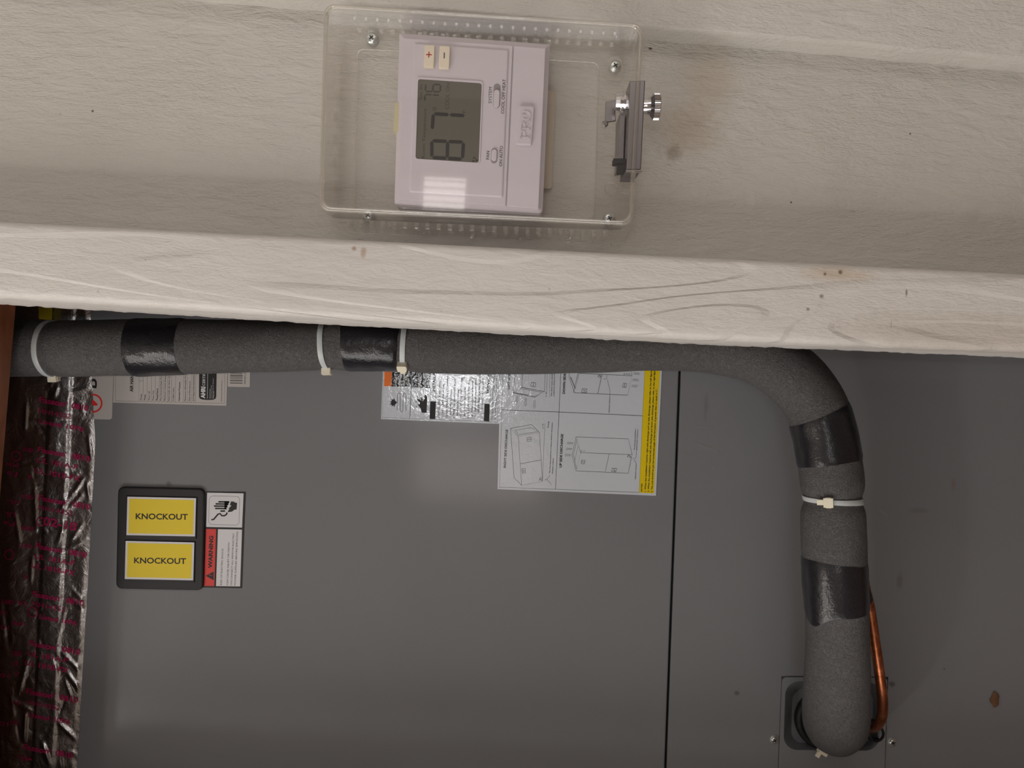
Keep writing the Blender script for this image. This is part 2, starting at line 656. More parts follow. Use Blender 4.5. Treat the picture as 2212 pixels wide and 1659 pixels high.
def copper():
    m, nt, b = new_mat('copper_tube')
    n = add_noise(nt, 90, 4, 0.6, 0.8)
    nt.links.new(ramp(nt, n.outputs['Fac'], [(0.3, s2l((132, 72, 44))), (0.7, s2l((204, 124, 84)))]), b.inputs['Base Color'])
    b.inputs['Metallic'].default_value = 0.85
    b.inputs['Roughness'].default_value = 0.34
    return m
M['copper'] = copper()
M['rubber'] = simple('black_rubber', (22, 21, 22), 0.6)
M['zinc'] = simple('zinc_screw', (205, 210, 208), 0.28, 0.9)
M['screw_dark'] = simple('screw_slot', (30, 32, 34), 0.6)
M['chrome'] = simple('chrome', (226, 226, 230), 0.12, 1.0)
M['steel'] = simple('brushed_steel', (150, 146, 148), 0.32, 1.0, bump=(600, 0.05, 0.0003))

def foil():
    m, nt, b = new_mat('aluminium_foil_tape')
    b.inputs['Base Color'].default_value = (0.50, 0.49, 0.48, 1)
    b.inputs['Metallic'].default_value = 1.0
    b.inputs['Roughness'].default_value = 0.30
    n = add_noise(nt, 70, 4, 0.6, 1.0)
    nr = add_bump(nt, b, n.outputs['Fac'], 0.45, 0.0022)
    n2 = add_noise(nt, 300, 2, 0.5, 0.5)
    add_bump(nt, b, n2.outputs['Fac'], 0.25, 0.0007, nr)
    return m
M['foil'] = foil()

def clear_plastic(name, tint, haze=0.03, rough=0.04, f0=0.045):
    m = bpy.data.materials.new(name); m.use_nodes = True
    nt = m.node_tree
    for n in list(nt.nodes):
        if n.type == 'BSDF_PRINCIPLED':
            nt.nodes.remove(n)
    out = [n for n in nt.nodes if n.type == 'OUTPUT_MATERIAL'][0]
    tr = nt.nodes.new('ShaderNodeBsdfTransparent'); tr.inputs[0].default_value = tint + (1,)
    gl = nt.nodes.new('ShaderNodeBsdfGlossy'); gl.inputs['Roughness'].default_value = rough
    gl.inputs['Color'].default_value = (1, 1, 1, 1)
    df = nt.nodes.new('ShaderNodeBsdfDiffuse'); df.inputs[0].default_value = (0.75, 0.72, 0.66, 1)
    lw = nt.nodes.new('ShaderNodeLayerWeight'); lw.inputs['Blend'].default_value = 0.5
    p = math_node(nt, 'POWER', lw.outputs['Facing'], 4.0)
    fr = math_node(nt, 'ADD', math_node(nt, 'MULTIPLY', p, 0.75), f0)
    m1 = nt.nodes.new('ShaderNodeMixShader'); m1.inputs[0].default_value = haze
    nt.links.new(tr.outputs[0], m1.inputs[1]); nt.links.new(df.outputs[0], m1.inputs[2])
    m2 = nt.nodes.new('ShaderNodeMixShader')
    nt.links.new(fr, m2.inputs[0]); nt.links.new(m1.outputs[0], m2.inputs[1]); nt.links.new(gl.outputs[0], m2.inputs[2])
    nt.links.new(m2.outputs[0], out.inputs['Surface'])
    return m
M['clear'] = clear_plastic('clear_acrylic', (0.993, 0.99, 0.985), 0.008, 0.03, 0.03)
M['clear_rim'] = clear_plastic('clear_acrylic_rim', (0.95, 0.94, 0.91), 0.10, 0.06, 0.10)
M['clear_rib'] = clear_plastic('clear_acrylic_rib', (0.995, 0.99, 0.985), 0.10, 0.05, 0.14)
M['thermo'] = simple('thermostat_plastic', (214, 206, 214), 0.42, bump=(1400, 0.08, 0.0003))
M['thermo_btn'] = simple('cream_button', (240, 228, 206), 0.45)
M['thermo_slot'] = simple('switch_slot', (150, 144, 150), 0.5)
M['thermo_ink'] = simple('thermostat_print', (72, 68, 76), 0.5)
M['lcd'] = simple('lcd_glass', (104, 102, 94), 0.16)
M['lcd_seg'] = simple('lcd_segment', (46, 44, 46), 0.25)
M['lcd_faint'] = simple('lcd_faint', (60, 58, 56), 0.25)
M['plate'] = simple('beige_plate', (196, 184, 166), 0.6)
M['clip'] = simple('yellowed_clip', (206, 198, 160), 0.5)
M['btn_red'] = simple('button_red', (200, 40, 40), 0.5)
M['btn_blue'] = simple('button_blue', (50, 56, 84), 0.5)
M['debris'] = simple('brown_crumb', (112, 78, 50), 0.9, var=0.4)
M['scratch'] = simple('scratched_paint', (150, 146, 140), 0.6)

# ------------------------------------------------------------------ the setting
XA, XB = -800.0, 5400.0
def yT(x): return 477 + 0.0512 * x          # upper edge of the proud strip
def yBf(x): return float(np.interp(x, [-800, 0, 700, 1500, 2212, 5400], [594, 645, 689, 735, 762, 885]))
def yBb(x): return float(np.interp(x, [-800, 0, 700, 1500, 2212, 5400], [612, 660, 703, 746, 775, 890]))
def yR(x): return 25 + 0.0865 * (x - 692)   # foot of the upper board's edge

# main board (carries the thermostat)
b = MB()
b.prism([(XA, yR(XA) - 80), (XB, yR(XB) - 80), (XB, yT(XB) + 14), (XA, yT(XA) + 14)], 0.600, 0.012)
structure(b.build('trim_1', M['board']), 'wide off-white painted board carrying the boxed thermostat')

# proud strip along the door opening: swept section with a worn round edge
def strip_sections():
    xs = [XA, -400, -100] + list(np.arange(-60, 2280, 9.0)) + [2400, 3000, XB]
    rings = []
    for x in xs:
        nz = noise.noise(Vector((x * 0.02, 3.1, 0))) * 0.00055 + noise.noise(Vector((x * 0.11, 9.1, 0))) * 0.0003
        n2 = noise.noise(Vector((x * 0.05, 7.7, 0))) * 0.0006 + noise.noise(Vector((x * 0.2, 1.7, 0))) * 0.0004
        T = W(x, yT(x), 0.560); F = W(x, yBf(x), 0.560); B = W(x, yBb(x), 0.632)
        F = F + UV * nz
        B = B + UV * n2
        up = UV
        Y = Vector((0, 1, 0))
        ring = [T + Y * 0.075, T + Y * 0.006 + up * 0, T + Y * 0.0018 - up * 0.0006, T + Y * 0.0003 - up * 0.0022, T - up * 0.0045,
                T.lerp(F, 0.35), T.lerp(F, 0.7), F + up * 0.0085, F + up * 0.0055 + Y * 0.0002, F + up * 0.0032 + Y * 0.0010, F + up * 0.0012 + Y * 0.0030,
                F + up * 0.0004 + Y * 0.0060, F.lerp(B, 0.5), B + up * 0.0006 - Y * 0.003, B + up * 0.0016, B + up * 0.004 + Y * 0.003]
        rings.append(ring)
    mb = MB(); mb.loft(rings)
    return mb
structure(strip_sections().build('trim_2', M['strip'], angle=50), 'proud off-white strip with grain showing through paint and a worn round edge')

# upper board, a little proud, its lit edge facing the opening
def upper_board():
    rings = []
    for x in [XA] + list(np.arange(-80, 2300, 20.0)) + [XB]:
        nz = noise.noise(Vector((x * 0.01, 5.5, 0))) * 0.0007
        L = W(x, yR(x), 0.600) + UV * nz
        Y = Vector((0, -0.021, 0))
        far = L + UV * 0.35
        rings.append([L + Vector((0, 0.01, 0)), L + Y * 0.78 + UV * 0.0002, L + Y * 0.93 + UV * 0.0008, L + Y + UV * 0.0025, far + Y, far + Vector((0, 0.01, 0))])
    mb = MB(); mb.loft(rings)
    return mb
structure(upper_board().build('trim_3', M['board'], angle=50), 'slightly proud off-white board with a bright lower edge')

def struct_box(name, lo, hi, mat, label=None):
    mb = MB(); mb.box(lo, hi)
    return structure(mb.build(name, mat), label)
struct_box('wall_right', (0.086, 0.612, 0.0), (0.95, 0.66, 2.62), M['wall'])
struct_box('wall_left', (-1.35, 0.60, 0.0), (-0.505, 0.66, 2.62), M['wall'])
struct_box('wall_front', (-0.505, 0.60, 2.06), (0.086, 0.66, 2.62), M['wall'])
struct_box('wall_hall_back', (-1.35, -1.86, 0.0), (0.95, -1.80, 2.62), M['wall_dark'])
def glow(name, rgb, strength):
    m, nt, b_ = new_mat(name)
    b_.inputs['Base Color'].default_value = rgb + (1,)
    b_.inputs['Emission Color'].default_value = rgb + (1,)
    b_.inputs['Emission Strength'].default_value = strength
    return m
# framed glowing panes on the wall behind the photographer, seen only in reflections
def lit_pane(name, x0, x1, z0, z1, mat, slats):
    mb = MB()
    w_ = 0.012
    mb.box((x0 - w_, -1.80, z0 - w_), (x1 + w_, -1.785, z0)); mb.box((x0 - w_, -1.80, z1), (x1 + w_, -1.785, z1 + w_))
    mb.box((x0 - w_, -1.80, z0), (x0, -1.785, z1)); mb.box((x1, -1.80, z0), (x1 + w_, -1.785, z1))
    fr = structure(mb.build(name, M['ceiling']), 'small framed glowing pane in the hallway wall')
    p = MB(); p.box((x0, -1.799, z0), (x1, -1.796, z1)); p.build('pane', mat, fr)
    for k in range(slats):
        xx = x0 + (x1 - x0) * (k + 0.5) / slats
        q = MB(); q.box((xx - 0.002, -1.794, z0), (xx + 0.002, -1.786, z1)); q.build('slat', M['ceiling'], fr)
lit_pane('glow_pane', -0.48, -0.24, CAMZ - 0.14, CAMZ + 0.38, glow('wall_glow', (1.0, 0.86, 0.82), 1.5), 2)  # added glow standing in for a lit patch of wall mirrored in the cabinet
lit_pane('window_2', 0.56, 0.68, CAMZ + 0.19, CAMZ + 0.33, glow('day_glass', (1.0, 0.95, 0.92), 4.5), 5)
struct_box('wall_hall_left', (-1.41, -1.86, 0.0), (-1.35, 0.66, 2.62), M['wall'])
struct_box('wall_hall_right', (0.95, -1.86, 0.0), (1.01, 0.66, 2.62), M['wall'])
struct_box('floor', (-1.41, -1.86, -0.05), (1.01, 1.56, 0.0), M['floorw'])
struct_box('ceiling', (-1.41, -1.86, 2.62), (1.01, 0.66, 2.68), M['ceiling'])
struct_box('wall_closet_left', (-0.75, 0.66, 0.0), (-0.69, 1.56, 2.62), M['closet'])
struct_box('wall_closet_right', (0.30, 0.66, 0.0), (0.36, 1.56, 2.62), M['closet'])
struct_box('wall_closet_back', (-0.75, 1.50, 0.0), (0.36, 1.56, 2.62), M['closet'])
struct_box('ceiling_closet', (-0.75, 0.66, 2.62), (0.36, 1.56, 2.68), M['closet'])
struct_box('trim_5', (-0.69, 0.90, 0.0), (0.30, 1.50, 0.745), M['closet'], 'plastered plinth under the air handler')
# brown board across the top of the closet, in front of the duct
b = MB()
b.prism([(-12, 585), (-54, 1100), (-115, 2180), (-420, 2180), (-420, 585)], 0.735, 0.035, bev=0.002)
structure(b.build('trim_4', M['brown']), 'brown stained board at the top of the closet')

# ------------------------------------------------------------------ air handler
AH = 0.870
ah = thing('air_handler', (-0.15, 1.1, 0.745), 'grey sheet metal air handler cabinet with knockouts and stickers', 'air handler')
def seam_x(y): return 1470 - (y - 770) * 0.036
PANEL_T, PANEL_B = 404, 1905
b = MB()
b.prism([(168, PANEL_T), (seam_x(PANEL_T) - 2.2, PANEL_T), (seam_x(PANEL_B) - 2.2, PANEL_B), (92, PANEL_B)], AH, 0.02, bev=0.0014)
b.build('fan_panel', M['sheet'], ah, angle=20)
b = MB()
b.prism([(seam_x(PANEL_T) + 2.2, PANEL_T), (2600, PANEL_T), (2525, PANEL_B), (1902, PANEL_B), (1919, 1462), (1688, 1461), (1670, PANEL_B), (seam_x(PANEL_B) + 2.2, PANEL_B)], AH + 0.0004, 0.02)
b.build('coil_panel', M['sheet'], ah)
b = MB()
lo = W(2525, PANEL_B, AH); hi = W(168, PANEL_T, AH)
b.box((lo.x, AH + 0.0215, 0.745), (hi.x, 1.36, hi.z - 0.004))
b.build('cabinet', M['seam'], ah)

# pipe entry plate with a rounded recess
plate_out = [(1690, 1463), (1917, 1464.5), (1903, PANEL_B), (1672, PANEL_B)]
hole = [(1697, 1471), (1903, 1473), (1899, 1622), (1692, 1620)]
oo = rquad(plate_out, [9, 9, 1, 1], 6)
ii = rquad(hole, 30, 6)
ii2 = rquad(inset_quad(hole, 3), 29, 6)
ii3 = rquad(inset_quad(hole, 16), 24, 6)
rO = [W(x, y, AH - 0.0015) for x, y in oo]
b = MB()
b.loft([[v + Vector((0, 0.018, 0)) for v in rO], [v + Vector((0, 0.0012, 0)) for v in rO], rO, [W(x, y, AH - 0.0015) for x, y in ii],
        [W(x, y, AH + 0.0008) for x, y in ii2], [W(x, y, AH + 0.0165) for x, y in ii3]], cap0=False)
b.build('pipe_entry_plate', M['sheet'], ah, angle=32)

def hex_screw(name, px, py, d, r, parent, mat=None, hexr=0.0, washer=True):
    c = W(px, py, d)
    mb = MB()
    ax = Vector((0, -1, 0))
    if washer:
        mb.lathe(c, ax, [(-0.003, r), (0.0, r), (0.0007, r * 0.97), (0.0009, r * 0.80), (0.0009, r * 0.72), (0.0022, r * 0.66), (0.0028, r * 0.5)], 24)
    else:
        mb.lathe(c, ax, [(-0.004, r), (0.0, r), (0.0008, r * 0.93), (0.0015, r * 0.70), (0.0019, r * 0.35)], 24)
    o = mb.build(name, mat or M['zinc'], parent, angle=20)
    s = MB()
    top = 0.0029 if washer else 0.0019
    an = 0.5 + px * 0.37
    e1 = RV * math.cos(an) + UV * math.sin(an); e2 = RV * -math.sin(an) + UV * math.cos(an)
    for a, bb in ((e1, e2), (e2, e1)):
        s.obox(c + ax * top, (a, bb, ax), (r * 0.42, r * 0.10, 0.0004))
    s.build('cross_slot', M['screw_dark'], o)
    return o
z = ZM(1640, 1400, 6.405)
hex_screw('screw', *z(208, 1265), AH, 0.0046, ah)
hex_screw('screw', *z(1838, 1300), AH, 0.0046, ah)

# scratches on the lower panel
for pts, w in (([(1505, 957), (1516, 962), (1530, 966), (1541, 970), (1550, 977)], 1.2), ([(1508, 923), (1522, 921), (1531, 923)], 0.8), ([(1537, 1013), (1542, 1010)], 1.0), ([(1918, 1115), (1906, 1105), (1900, 1100)], 0.7)):
    Flat(AH + 0.0001).stroke(pts, w).build('paint_scratch', M['scratch'], ah)

# ---- knockout plate
z = ZM(230, 1040, 6.635)
pl = [z(160, 75), z(1405, 105), z(1378, 1565), z(130, 1540)]
b = MB()
b.prism(rquad(pl, 13, 5), AH - 0.004, 0.005, bev=0.0015)
kp = b.build('knockout_plate', M['black_plastic'], ah, angle=20, label='black plastic frame holding two knockouts')
for q, t0, t1 in (([z(300, 218), z(1283, 240), z(1268, 788), z(285, 770)], z(418, 538), z(1165, 548)),
                  ([z(275, 852), z(1258, 875), z(1242, 1418), z(262, 1398)], z(395, 1170), z(1140, 1182))):
    # raised knockout pad, its white bordered sticker, yellow field and word
    qo = [(q[0][0] - 3, q[0][1] - 1.5), (q[1][0] + 2, q[1][1] - 1.5), (q[2][0] + 2.5, q[2][1] + 5), (q[3][0] - 3, q[3][1] + 5)]
    b = MB(); b.prism(qo, AH - 0.0052, 0.0035, bev=0.0006)
    b.build('knockout_pad', M['black_plastic'], kp, angle=20)
    Flat(AH - 0.00535).poly(q).build('knockout_sticker', M['paper'], kp, thick=0.00012)
    Flat(AH - 0.00545).poly(inset_quad(q, 4.2)).build('yellow_field', M['yellow'], kp)
    Flat(AH - 0.00555).text('KNOCKOUT', t0, t1, 12.6, 0.022).build('lettering', M['ink'], kp)

# ---- electric shock warning sticker
out = [z(1432, 145), z(1995, 150), z(1942, 1530), z(1383, 1520)]
ws = Flat(AH - 0.0004).poly(out).build('warning_sticker', M['ink'], ah, thick=0.0003, label='black bordered electric shock warning sticker')
d1 = AH - 0.0005; d2 = AH - 0.0006; d3 = AH - 0.0007
f = Flat(d1)
f.poly([z(1442, 160), z(1965, 172), z(1943, 662), z(1428, 652)])
f.poly([z(1598, 684), z(1943, 690), z(1915, 1505), z(1570, 1500)])
f.build('white_field', M['paper'], ws)
Flat(d1).poly([z(1428, 680), z(1572, 683), z(1545, 1500), z(1400, 1498)]).build('red_field', M['ink_warn'], ws)
f = Flat(d2)
f.stroke([*rquad([z(1475, 207), z(1910, 215), z(1900, 628), z(1462, 618)], 8, 5)], 0.5, True)
# hand with four fingers, thumb and cuff struck by a bolt
for (x0, x1, y) in ((1612, 1760, 292), (1572, 1740, 322), (1548, 1730, 353), (1565, 1720, 387)):
    f.stroke([z(x0, y), z(x1, y + 2)], 3.2)
    f.disc(z(x0, y), 1.6, 10)
f.poly([z(1690, 283), z(1760, 285), z(1745, 340), z(1725, 345), z(1740, 375), z(1715, 372), z(1725, 400), z(1690, 400)])
f.poly([z(1785, 287), z(1825, 290), z(1845, 305), z(1872, 308), z(1865, 402), z(1835, 405), z(1800, 432), z(1745, 440), z(1738, 425), z(1765, 395), z(1745, 395), z(1790, 345), z(1768, 340)])
f.stroke([z(1632, 425), z(1700, 424)], 3.4)
f.stroke([z(1502, 548), z(1535, 545), z(1600, 468), z(1630, 462), z(1650, 490), z(1690, 492), z(1722, 470), z(1728, 445)], 3.3)
f.build('hand_pictogram', M['ink'], ws)
f = Flat(d2)
f.text('WARNING', z(1512, 1245), z(1530, 780), 8.6, 0.045)
f.poly([z(1422, 1352), z(1537, 1292), z(1535, 1417)])
f.text('RISK OF ELECTRIC SHOCK', z(1653, 1485), z(1676, 960), 3.7)
f.text('CAN CAUSE INJURY OR DEATH:', z(1744, 1488), z(1765, 872), 3.7)
f.text('DISCONNECT ALL REMOTE ELECTRIC', z(1800, 1490), z(1832, 740), 3.7)
f.text('POWER SUPPLIES BEFORE SERVICING.', z(1853, 1490), z(1887, 708), 3.7)
f.build('lettering', M['ink'], ws)
Flat(d3).text('!', z(1520, 1356), z(1522, 1348), 8, 0.02).build('exclamation_mark', M['ink_warn'], ws)

# ---- rating plate sticker
z = ZM(200, 780, 6.144)
rp = Flat(AH - 0.0004).poly([(247, 760), (493, 760), z(1776, 592), z(271, 550)]).build('rating_sticker', M['film_dull'], ah, thick=0.0003, label='white rating sticker with ruled rows')
f = Flat(AH - 0.0005)
def vline(x, w=0.35, y0=-120, y1=530):
    f.stroke([z(x + (535 - y0) * 0.012, y0), z(x, y1 + (x - 300) * 0.02)], w)
for x in (302, 613, 668, 722, 776, 830, 882, 935, 990, 1045, 1098, 1203, 1257, 1312, 1366, 1750):
    vline(x)
f.stroke([z(300, 528), z(1750, 562)], 0.35)
f.stroke([z(615, 262), z(668, 264)], 0.35)
for s, x, y0, y1 in (('Model', 650, 520, 440), ('Power', 700, 520, 440), ('Motor HP', 757, 522, 400), ('Motor FLA', 811, 524, 392), ('Phase/Hertz', 864, 524, 362),
                     ('Max External Static Pressure', 914, 526, 120), ('Minimum Circuit Ampacity', 968, 528, 150), ('MAX FUSE OR MAX CKT BKR', 1024, 530, 110),
                     ('FUSIBLE MAX.', 1080, 530, 345), ('Operating Pressure', 1158, 532, 278), ('Maximum Allowable Pressure', 1238, 532, 110), ('Date of Manufacture', 1294, 532, 265),
                     ('SUITABLE FOR MANUFACTURED', 1350, 534, 80)):
    f.text(s, z(x, y0), z(x + 6, y1), 3.6, 0.02)
f.text('AIR HANDLER', z(536, 408), z(546, 60), 7.2, 0.03)
f.text('Manufactured by General Parts, Inc.', z(1715, 540), z(1722, 255), 2.2)
f.poly([z(1415, -60), z(1650, -60), z(1641, 470), z(1632, 500), z(1600, 513), z(1530, 517), z(1455, 510), z(1422, 497), z(1412, 470)])
f.build('lettering', M['ink'], rp)
f = Flat(AH - 0.0006)
f.text('AHRI', z(1490, 495), z(1495, 340), 9.0, 0.05)
f.text('CERTIFIED', z(1492, 328), z(1500, 90), 6.0, 0.01)
f.stroke([z(1522, 500), z(1532, -40)], 0.7)
for i, (x, y1) in enumerate(((1557, 370), (1575, 320), (1608, 400), (1600, 230))):
    f.text('Central Unitary Air Systems', z(x, 498), z(x + 5, y1), 1.8)
f.build('certification_print', M['ink_white'], rp)

bc = Flat(AH - 0.0004).poly(rquad([(493, 770), (541, 770), z(2086, 346), z(1793, 340)], [1, 1, 2, 2], 3)).build('barcode_sticker', M['film_dull'], ah, thick=0.0003, label='small white barcode sticker')
f = Flat(AH - 0.0005)
for y, h in ((292, 8), (272, 3), (255, 9), (236, 3), (222, 6), (205, 4), (190, 9), (172, 3), (158, 6), (140, 8)):
    f.stroke([z(1825, y), z(1990, y + 3)], h / 6.144)
f.text('AHC3624', z(2030, 310), z(2036, 60), 3.4)
f.build('bars', M['ink'], bc)

# ---- pale sticker with the red ring, half under the foil tape
rs = Flat(AH - 0.0004).poly(rquad([(150, 770), (246, 770), z(257, 777), (150, 904)], [1, 1, 6, 1], 4)).build('red_ring_sticker', M['film_dull'], ah, thick=0.0003, label='pale sticker with a red ring')
f = Flat(AH - 0.0005)
f.ring(z(5, 560), 18.8, 3.6, 28)
f.poly([z(-10, 505), z(25, 530), z(68, 572), z(60, 590), z(0, 592)])
f.build('red_ring', M['ink_red'], rs)
Flat(AH - 0.0005).text('D', (207, 839), (210, 819), 15, 0.05).build('lettering', M['ink'], rs)

# ---- high pressure / installation sticker
z = ZM(820, 780, 7.9)
hp = Flat(AH - 0.0004).poly([(829, 740), (1086, 740), z(2055, 1072), z(24, 990)]).build('pressure_sticker', M['film'], ah, thick=0.0003, label='glossy white high pressure and installation sticker')
Flat(AH - 0.0005).poly([(831, 745), (848.5, 745), z(200, 432), z(74, 428)]).build('orange_field', M['film_orange'], hp)
f = Flat(AH - 0.0005)
f.poly([(849, 745), (890, 745), z(534, 436), z(202, 432)])
f.poly([(892, 745), (932, 745), z(862, 463), z(548, 450)])
f.build('black_field', M['film_black'], hp)
f = Flat(AH - 0.0005)
f.stroke([(828.5, 745), z(48, 962), z(2010, 1042), (1081, 745)], 0.5)
f.stroke([(890.5, 745), z(540, 450), z(517, 972)], 1.0)
f.stroke([z(868, 470), z(855, 985)], 0.6)
f.stroke([(943, 745), z(948, 988)], 0.5)
f.stroke([z(1905, 200), z(1880, 720)], 0.5); f.stroke([z(1975, 200), z(1945, 990)], 0.4)
f.poly([z(868, 687), z(962, 690), z(948, 990), z(855, 986)])
f.poly([z(1790, 728), z(1880, 732), z(1870, 1032), z(1778, 1024)])
# flame burst and coil
f.poly([z(300, 708), z(262, 672), z(250, 625), z(238, 660), z(205, 650), z(205, 682), z(172, 690), z(200, 712), z(170, 742), z(205, 742), z(208, 775), z(240, 755), z(250, 790), z(262, 745)])
f.stroke([z(300, 845), z(303, 580), z(315, 550), z(335, 545), z(352, 560), z(352, 845), z(365, 868), z(385, 866), z(396, 845), z(402, 580), z(418, 552), z(438, 552), z(452, 575), z(445, 850)], 0.9)
# burnt hand
f.poly([z(720, 880), z(802, 885), z(812, 620), z(790, 578), z(765, 570), z(780, 610), z(745, 590), z(775, 640), z(735, 690), z(690, 660), z(632, 640), z(660, 690), z(690, 710), z(680, 740), z(645, 735), z(700, 810)])
f.poly([z(618, 580), z(660, 615), z(645, 620)]); f.poly([z(605, 670), z(632, 690), z(622, 712)]); f.poly([z(690, 600), z(735, 655), z(730, 690), z(712, 670)])
f.poly([z(615, 775), z(638, 772), z(630, 798)])
f.text('INSTALLATION', z(945, 522), z(955, 20), 5.6, 0.03)
rows = (('UNIT REQUIRES THE FOLLOWING', 1020, 962, 1042, 330), ('1.LEVEL UNIT side to side', 1085, 962, 1102, 400), ('2.Install both primary and secondary', 1155, 962, 1170, 250), ('be used with condensate', 1215, 935, 1232, 480),
        ('3.TRAP condensate lines as per', 1278, 970, 1296, 300), ('installation instructions', 1335, 935, 1352, 490), ('4.SELECT MOTOR SPEED for heat', 1395, 972, 1412, 280), ('and unit pre-sale use kit', 1455, 942, 1472, 440),
        ('5.SALE OPENING in filter door', 1520, 978, 1540, 300), ('grommets provided to protect', 1585, 945, 1600, 330), ('for high voltage electric wires', 1640, 945, 1655, 300), ('SEE INSTALLATION INSTRUCTIONS', 1700, 885, 1730, 180), ('INFORMATION ON SERVICE', 1760, 862, 1785, 230))
for s, x0, y0, x1, y1 in rows:
    f.text(s, z(x0, y0), z(x1, y1), 3.6, 0.012)
f.text('SERVICE', z(1862, 560), z(1888, 220), 5.4, 0.02)
f.text('Drying alkaline cleaners may damage', z(1925, 1000), z(1960, 230), 3.2)
f.text('with mild detergent and water Rinse', z(1978, 1000), z(2012, 230), 3.2)
f.build('lettering', M['ink'], hp)
f = Flat(AH - 0.0006)
f.text('HIGH PRESSURE', z(292, 415), z(302, -130), 4.4, 0.03)
f.text('Relieve all pressure', z(360, 415), z(372, -130), 4.6, 0.03)
f.text('refrigerant before', z(430, 418), z(442, -130), 4.6, 0.03)
f.text('final disposal.', z(500, 420), z(514, 10), 4.6, 0.03)
f.text('DO NOT OPEN', z(700, 445), z(712, 120), 6.0, 0.02)
f.text('oil may burn', z(795, 440), z(808, 120), 6.0, 0.02)
f.build('white_print', M['ink_white'], hp)

# ---- discharge diagram sticker
z = ZM(1060, 790, 5.72)
D0 = AH - 0.0008; D1 = AH - 0.0009; D2 = AH - 0.0010
ds = Flat(D0).poly([z(126, -140), z(2125, -140), z(2042, 1607), z(84, 1525)]).build('discharge_sticker', M['film'], ah, thick=0.0004, label='large white discharge diagram sticker with yellow notes band')
Flat(D1).poly([z(1912, -130), z(2101, -130), z(2018, 1578), z(1834, 1568)]).build('notes_band', M['film_yellow'], ds)
f = Flat(D2)
f.stroke([z(158, -130), z(108, 1502), z(1836, 1567)], 0.5)
f.stroke([z(874, -130), z(845, 560), z(800, 1525)], 0.8)
f.stroke([z(140, 546), z(845, 573), z(1878, 620)], 0.8)
f.stroke([z(1912, -130), z(1834, 1568)], 0.4)
f.text('RIGHT SIDE DISCHARGE', z(186, 1262), z(212, 790), 5.0, 0.012)
f.text('LEFT SIDE DISCHARGE', z(233, 290), z(258, -160), 5.0, 0.012)
f.text('UP SIDE DISCHARGE', z(876, 1258), z(896, 845), 5.2, 0.03)
f.text('DOWN SIDE DISCHARGE', z(916, 348), z(942, -160), 5.2, 0.03)
for s, p, q in (('The drain hose should form a bend as shown in the picture', (735, 1330), (765, 705)), ('PRIMARY DRAIN', (770, 1335), (780, 1145)), ('PLANE', (716, 765), (724, 690)),
                ('The drain hose should form a', (1782, 1042), (1795, 780)), ('bend as shown in the picture.', (1808, 1045), (1822, 785)), ('PRIMARY DRAIN', (1795, 1402), (1804, 1215)),
                ('PRIMARY DRAIN', (1470, 580), (1478, 390)), ('The drain hose should form', (757, 380), (766, 20)), ('a bend as shown in the picture', (785, 380), (796, -20)), ('a >0', (690, 384), (693, 330)), ('a >5', (650, 775), (652, 720))):
    f.text(s, z(*p), z(*q), 2.6, 0.012)
lw_ = 0.55
def pl_(pts, w=lw_, closed=False):
    f.stroke([z(*p) for p in pts], w, closed)
# right side discharge unit
pl_([(340, 872), (382, 1478), (640, 1430), (602, 828)], lw_, True)
pl_([(340, 872), (245, 775), (288, 1385), (382, 1478)]); pl_([(245, 775), (505, 727), (602, 828)])
pl_([(300, 800), (330, 835), (350, 852), (580, 815)], 0.4); pl_([(300, 800), (500, 765), (545, 790)], 0.4); pl_([(370, 1212), (622, 1165)])
pl_([(448, 890), (498, 884), (502, 930), (452, 936)], 0.7, True); pl_([(450, 912), (500, 906)], 0.6)
pl_([(385, 1275), (425, 1268), (430, 1325), (390, 1332)], 0.9, True); pl_([(398, 1290), (412, 1300), (404, 1318)], 0.8)
pl_([(598, 1420), (610, 1385), (632, 1390), (612, 1408), (640, 1420)], 1.0); pl_([(668, 1415), (700, 1400), (735, 1350)], 0.5); pl_([(690, 1400), (752, 1470)], 0.4); pl_([(640, 1430), (668, 715)], 0.4)
# up side discharge unit
pl_([(1110, 1075), (1055, 1300), (1700, 1330), (1748, 1100)], lw_, True)
pl_([(1110, 1075), (1055, 880), (1700, 905), (1748, 1100)]); pl_([(1055, 880), (1005, 1105), (1055, 1300)])
pl_([(1068, 905), (1022, 1100), (1062, 1280)], 0.5); pl_([(1080, 990), (1035, 1190)], 0.4); pl_([(1465, 1085), (1415, 1310)])
pl_([(1125, 1165), (1168, 1170), (1156, 1215), (1114, 1210)], 0.8, True); pl_([(1120, 1188), (1162, 1192)], 0.7)
pl_([(1500, 1268), (1560, 1272), (1548, 1310), (1490, 1305)], 0.9, True); pl_([(1510, 1280), (1540, 1300)], 0.8)
pl_([(1690, 1130), (1700, 1105), (1722, 1112), (1710, 1130), (1740, 1128)], 1.2); pl_([(1748, 1150), (1795, 1140), (1800, 1055)], 0.5); pl_([(1772, 1165), (1800, 1212)], 0.5)
pl_([(1740, 1120), (1700, 1325)], 0.5)
for k, (ax_, ay_) in enumerate(((945, 956), (930, 1028), (915, 1104))):
    pl_([(ax_, ay_), (ax_ + 18, ay_ - 17), (ax_ + 20, ay_ - 7), (ax_ + 74, ay_ - 5), (ax_ + 72, ay_ + 9), (ax_ + 18, ay_ + 8), (ax_ + 16, ay_ + 18)], 0.5, True)
for cx_ in (1120, 1153):
    f.ring(z(cx_, 1055), 1.2, 0.4, 10)
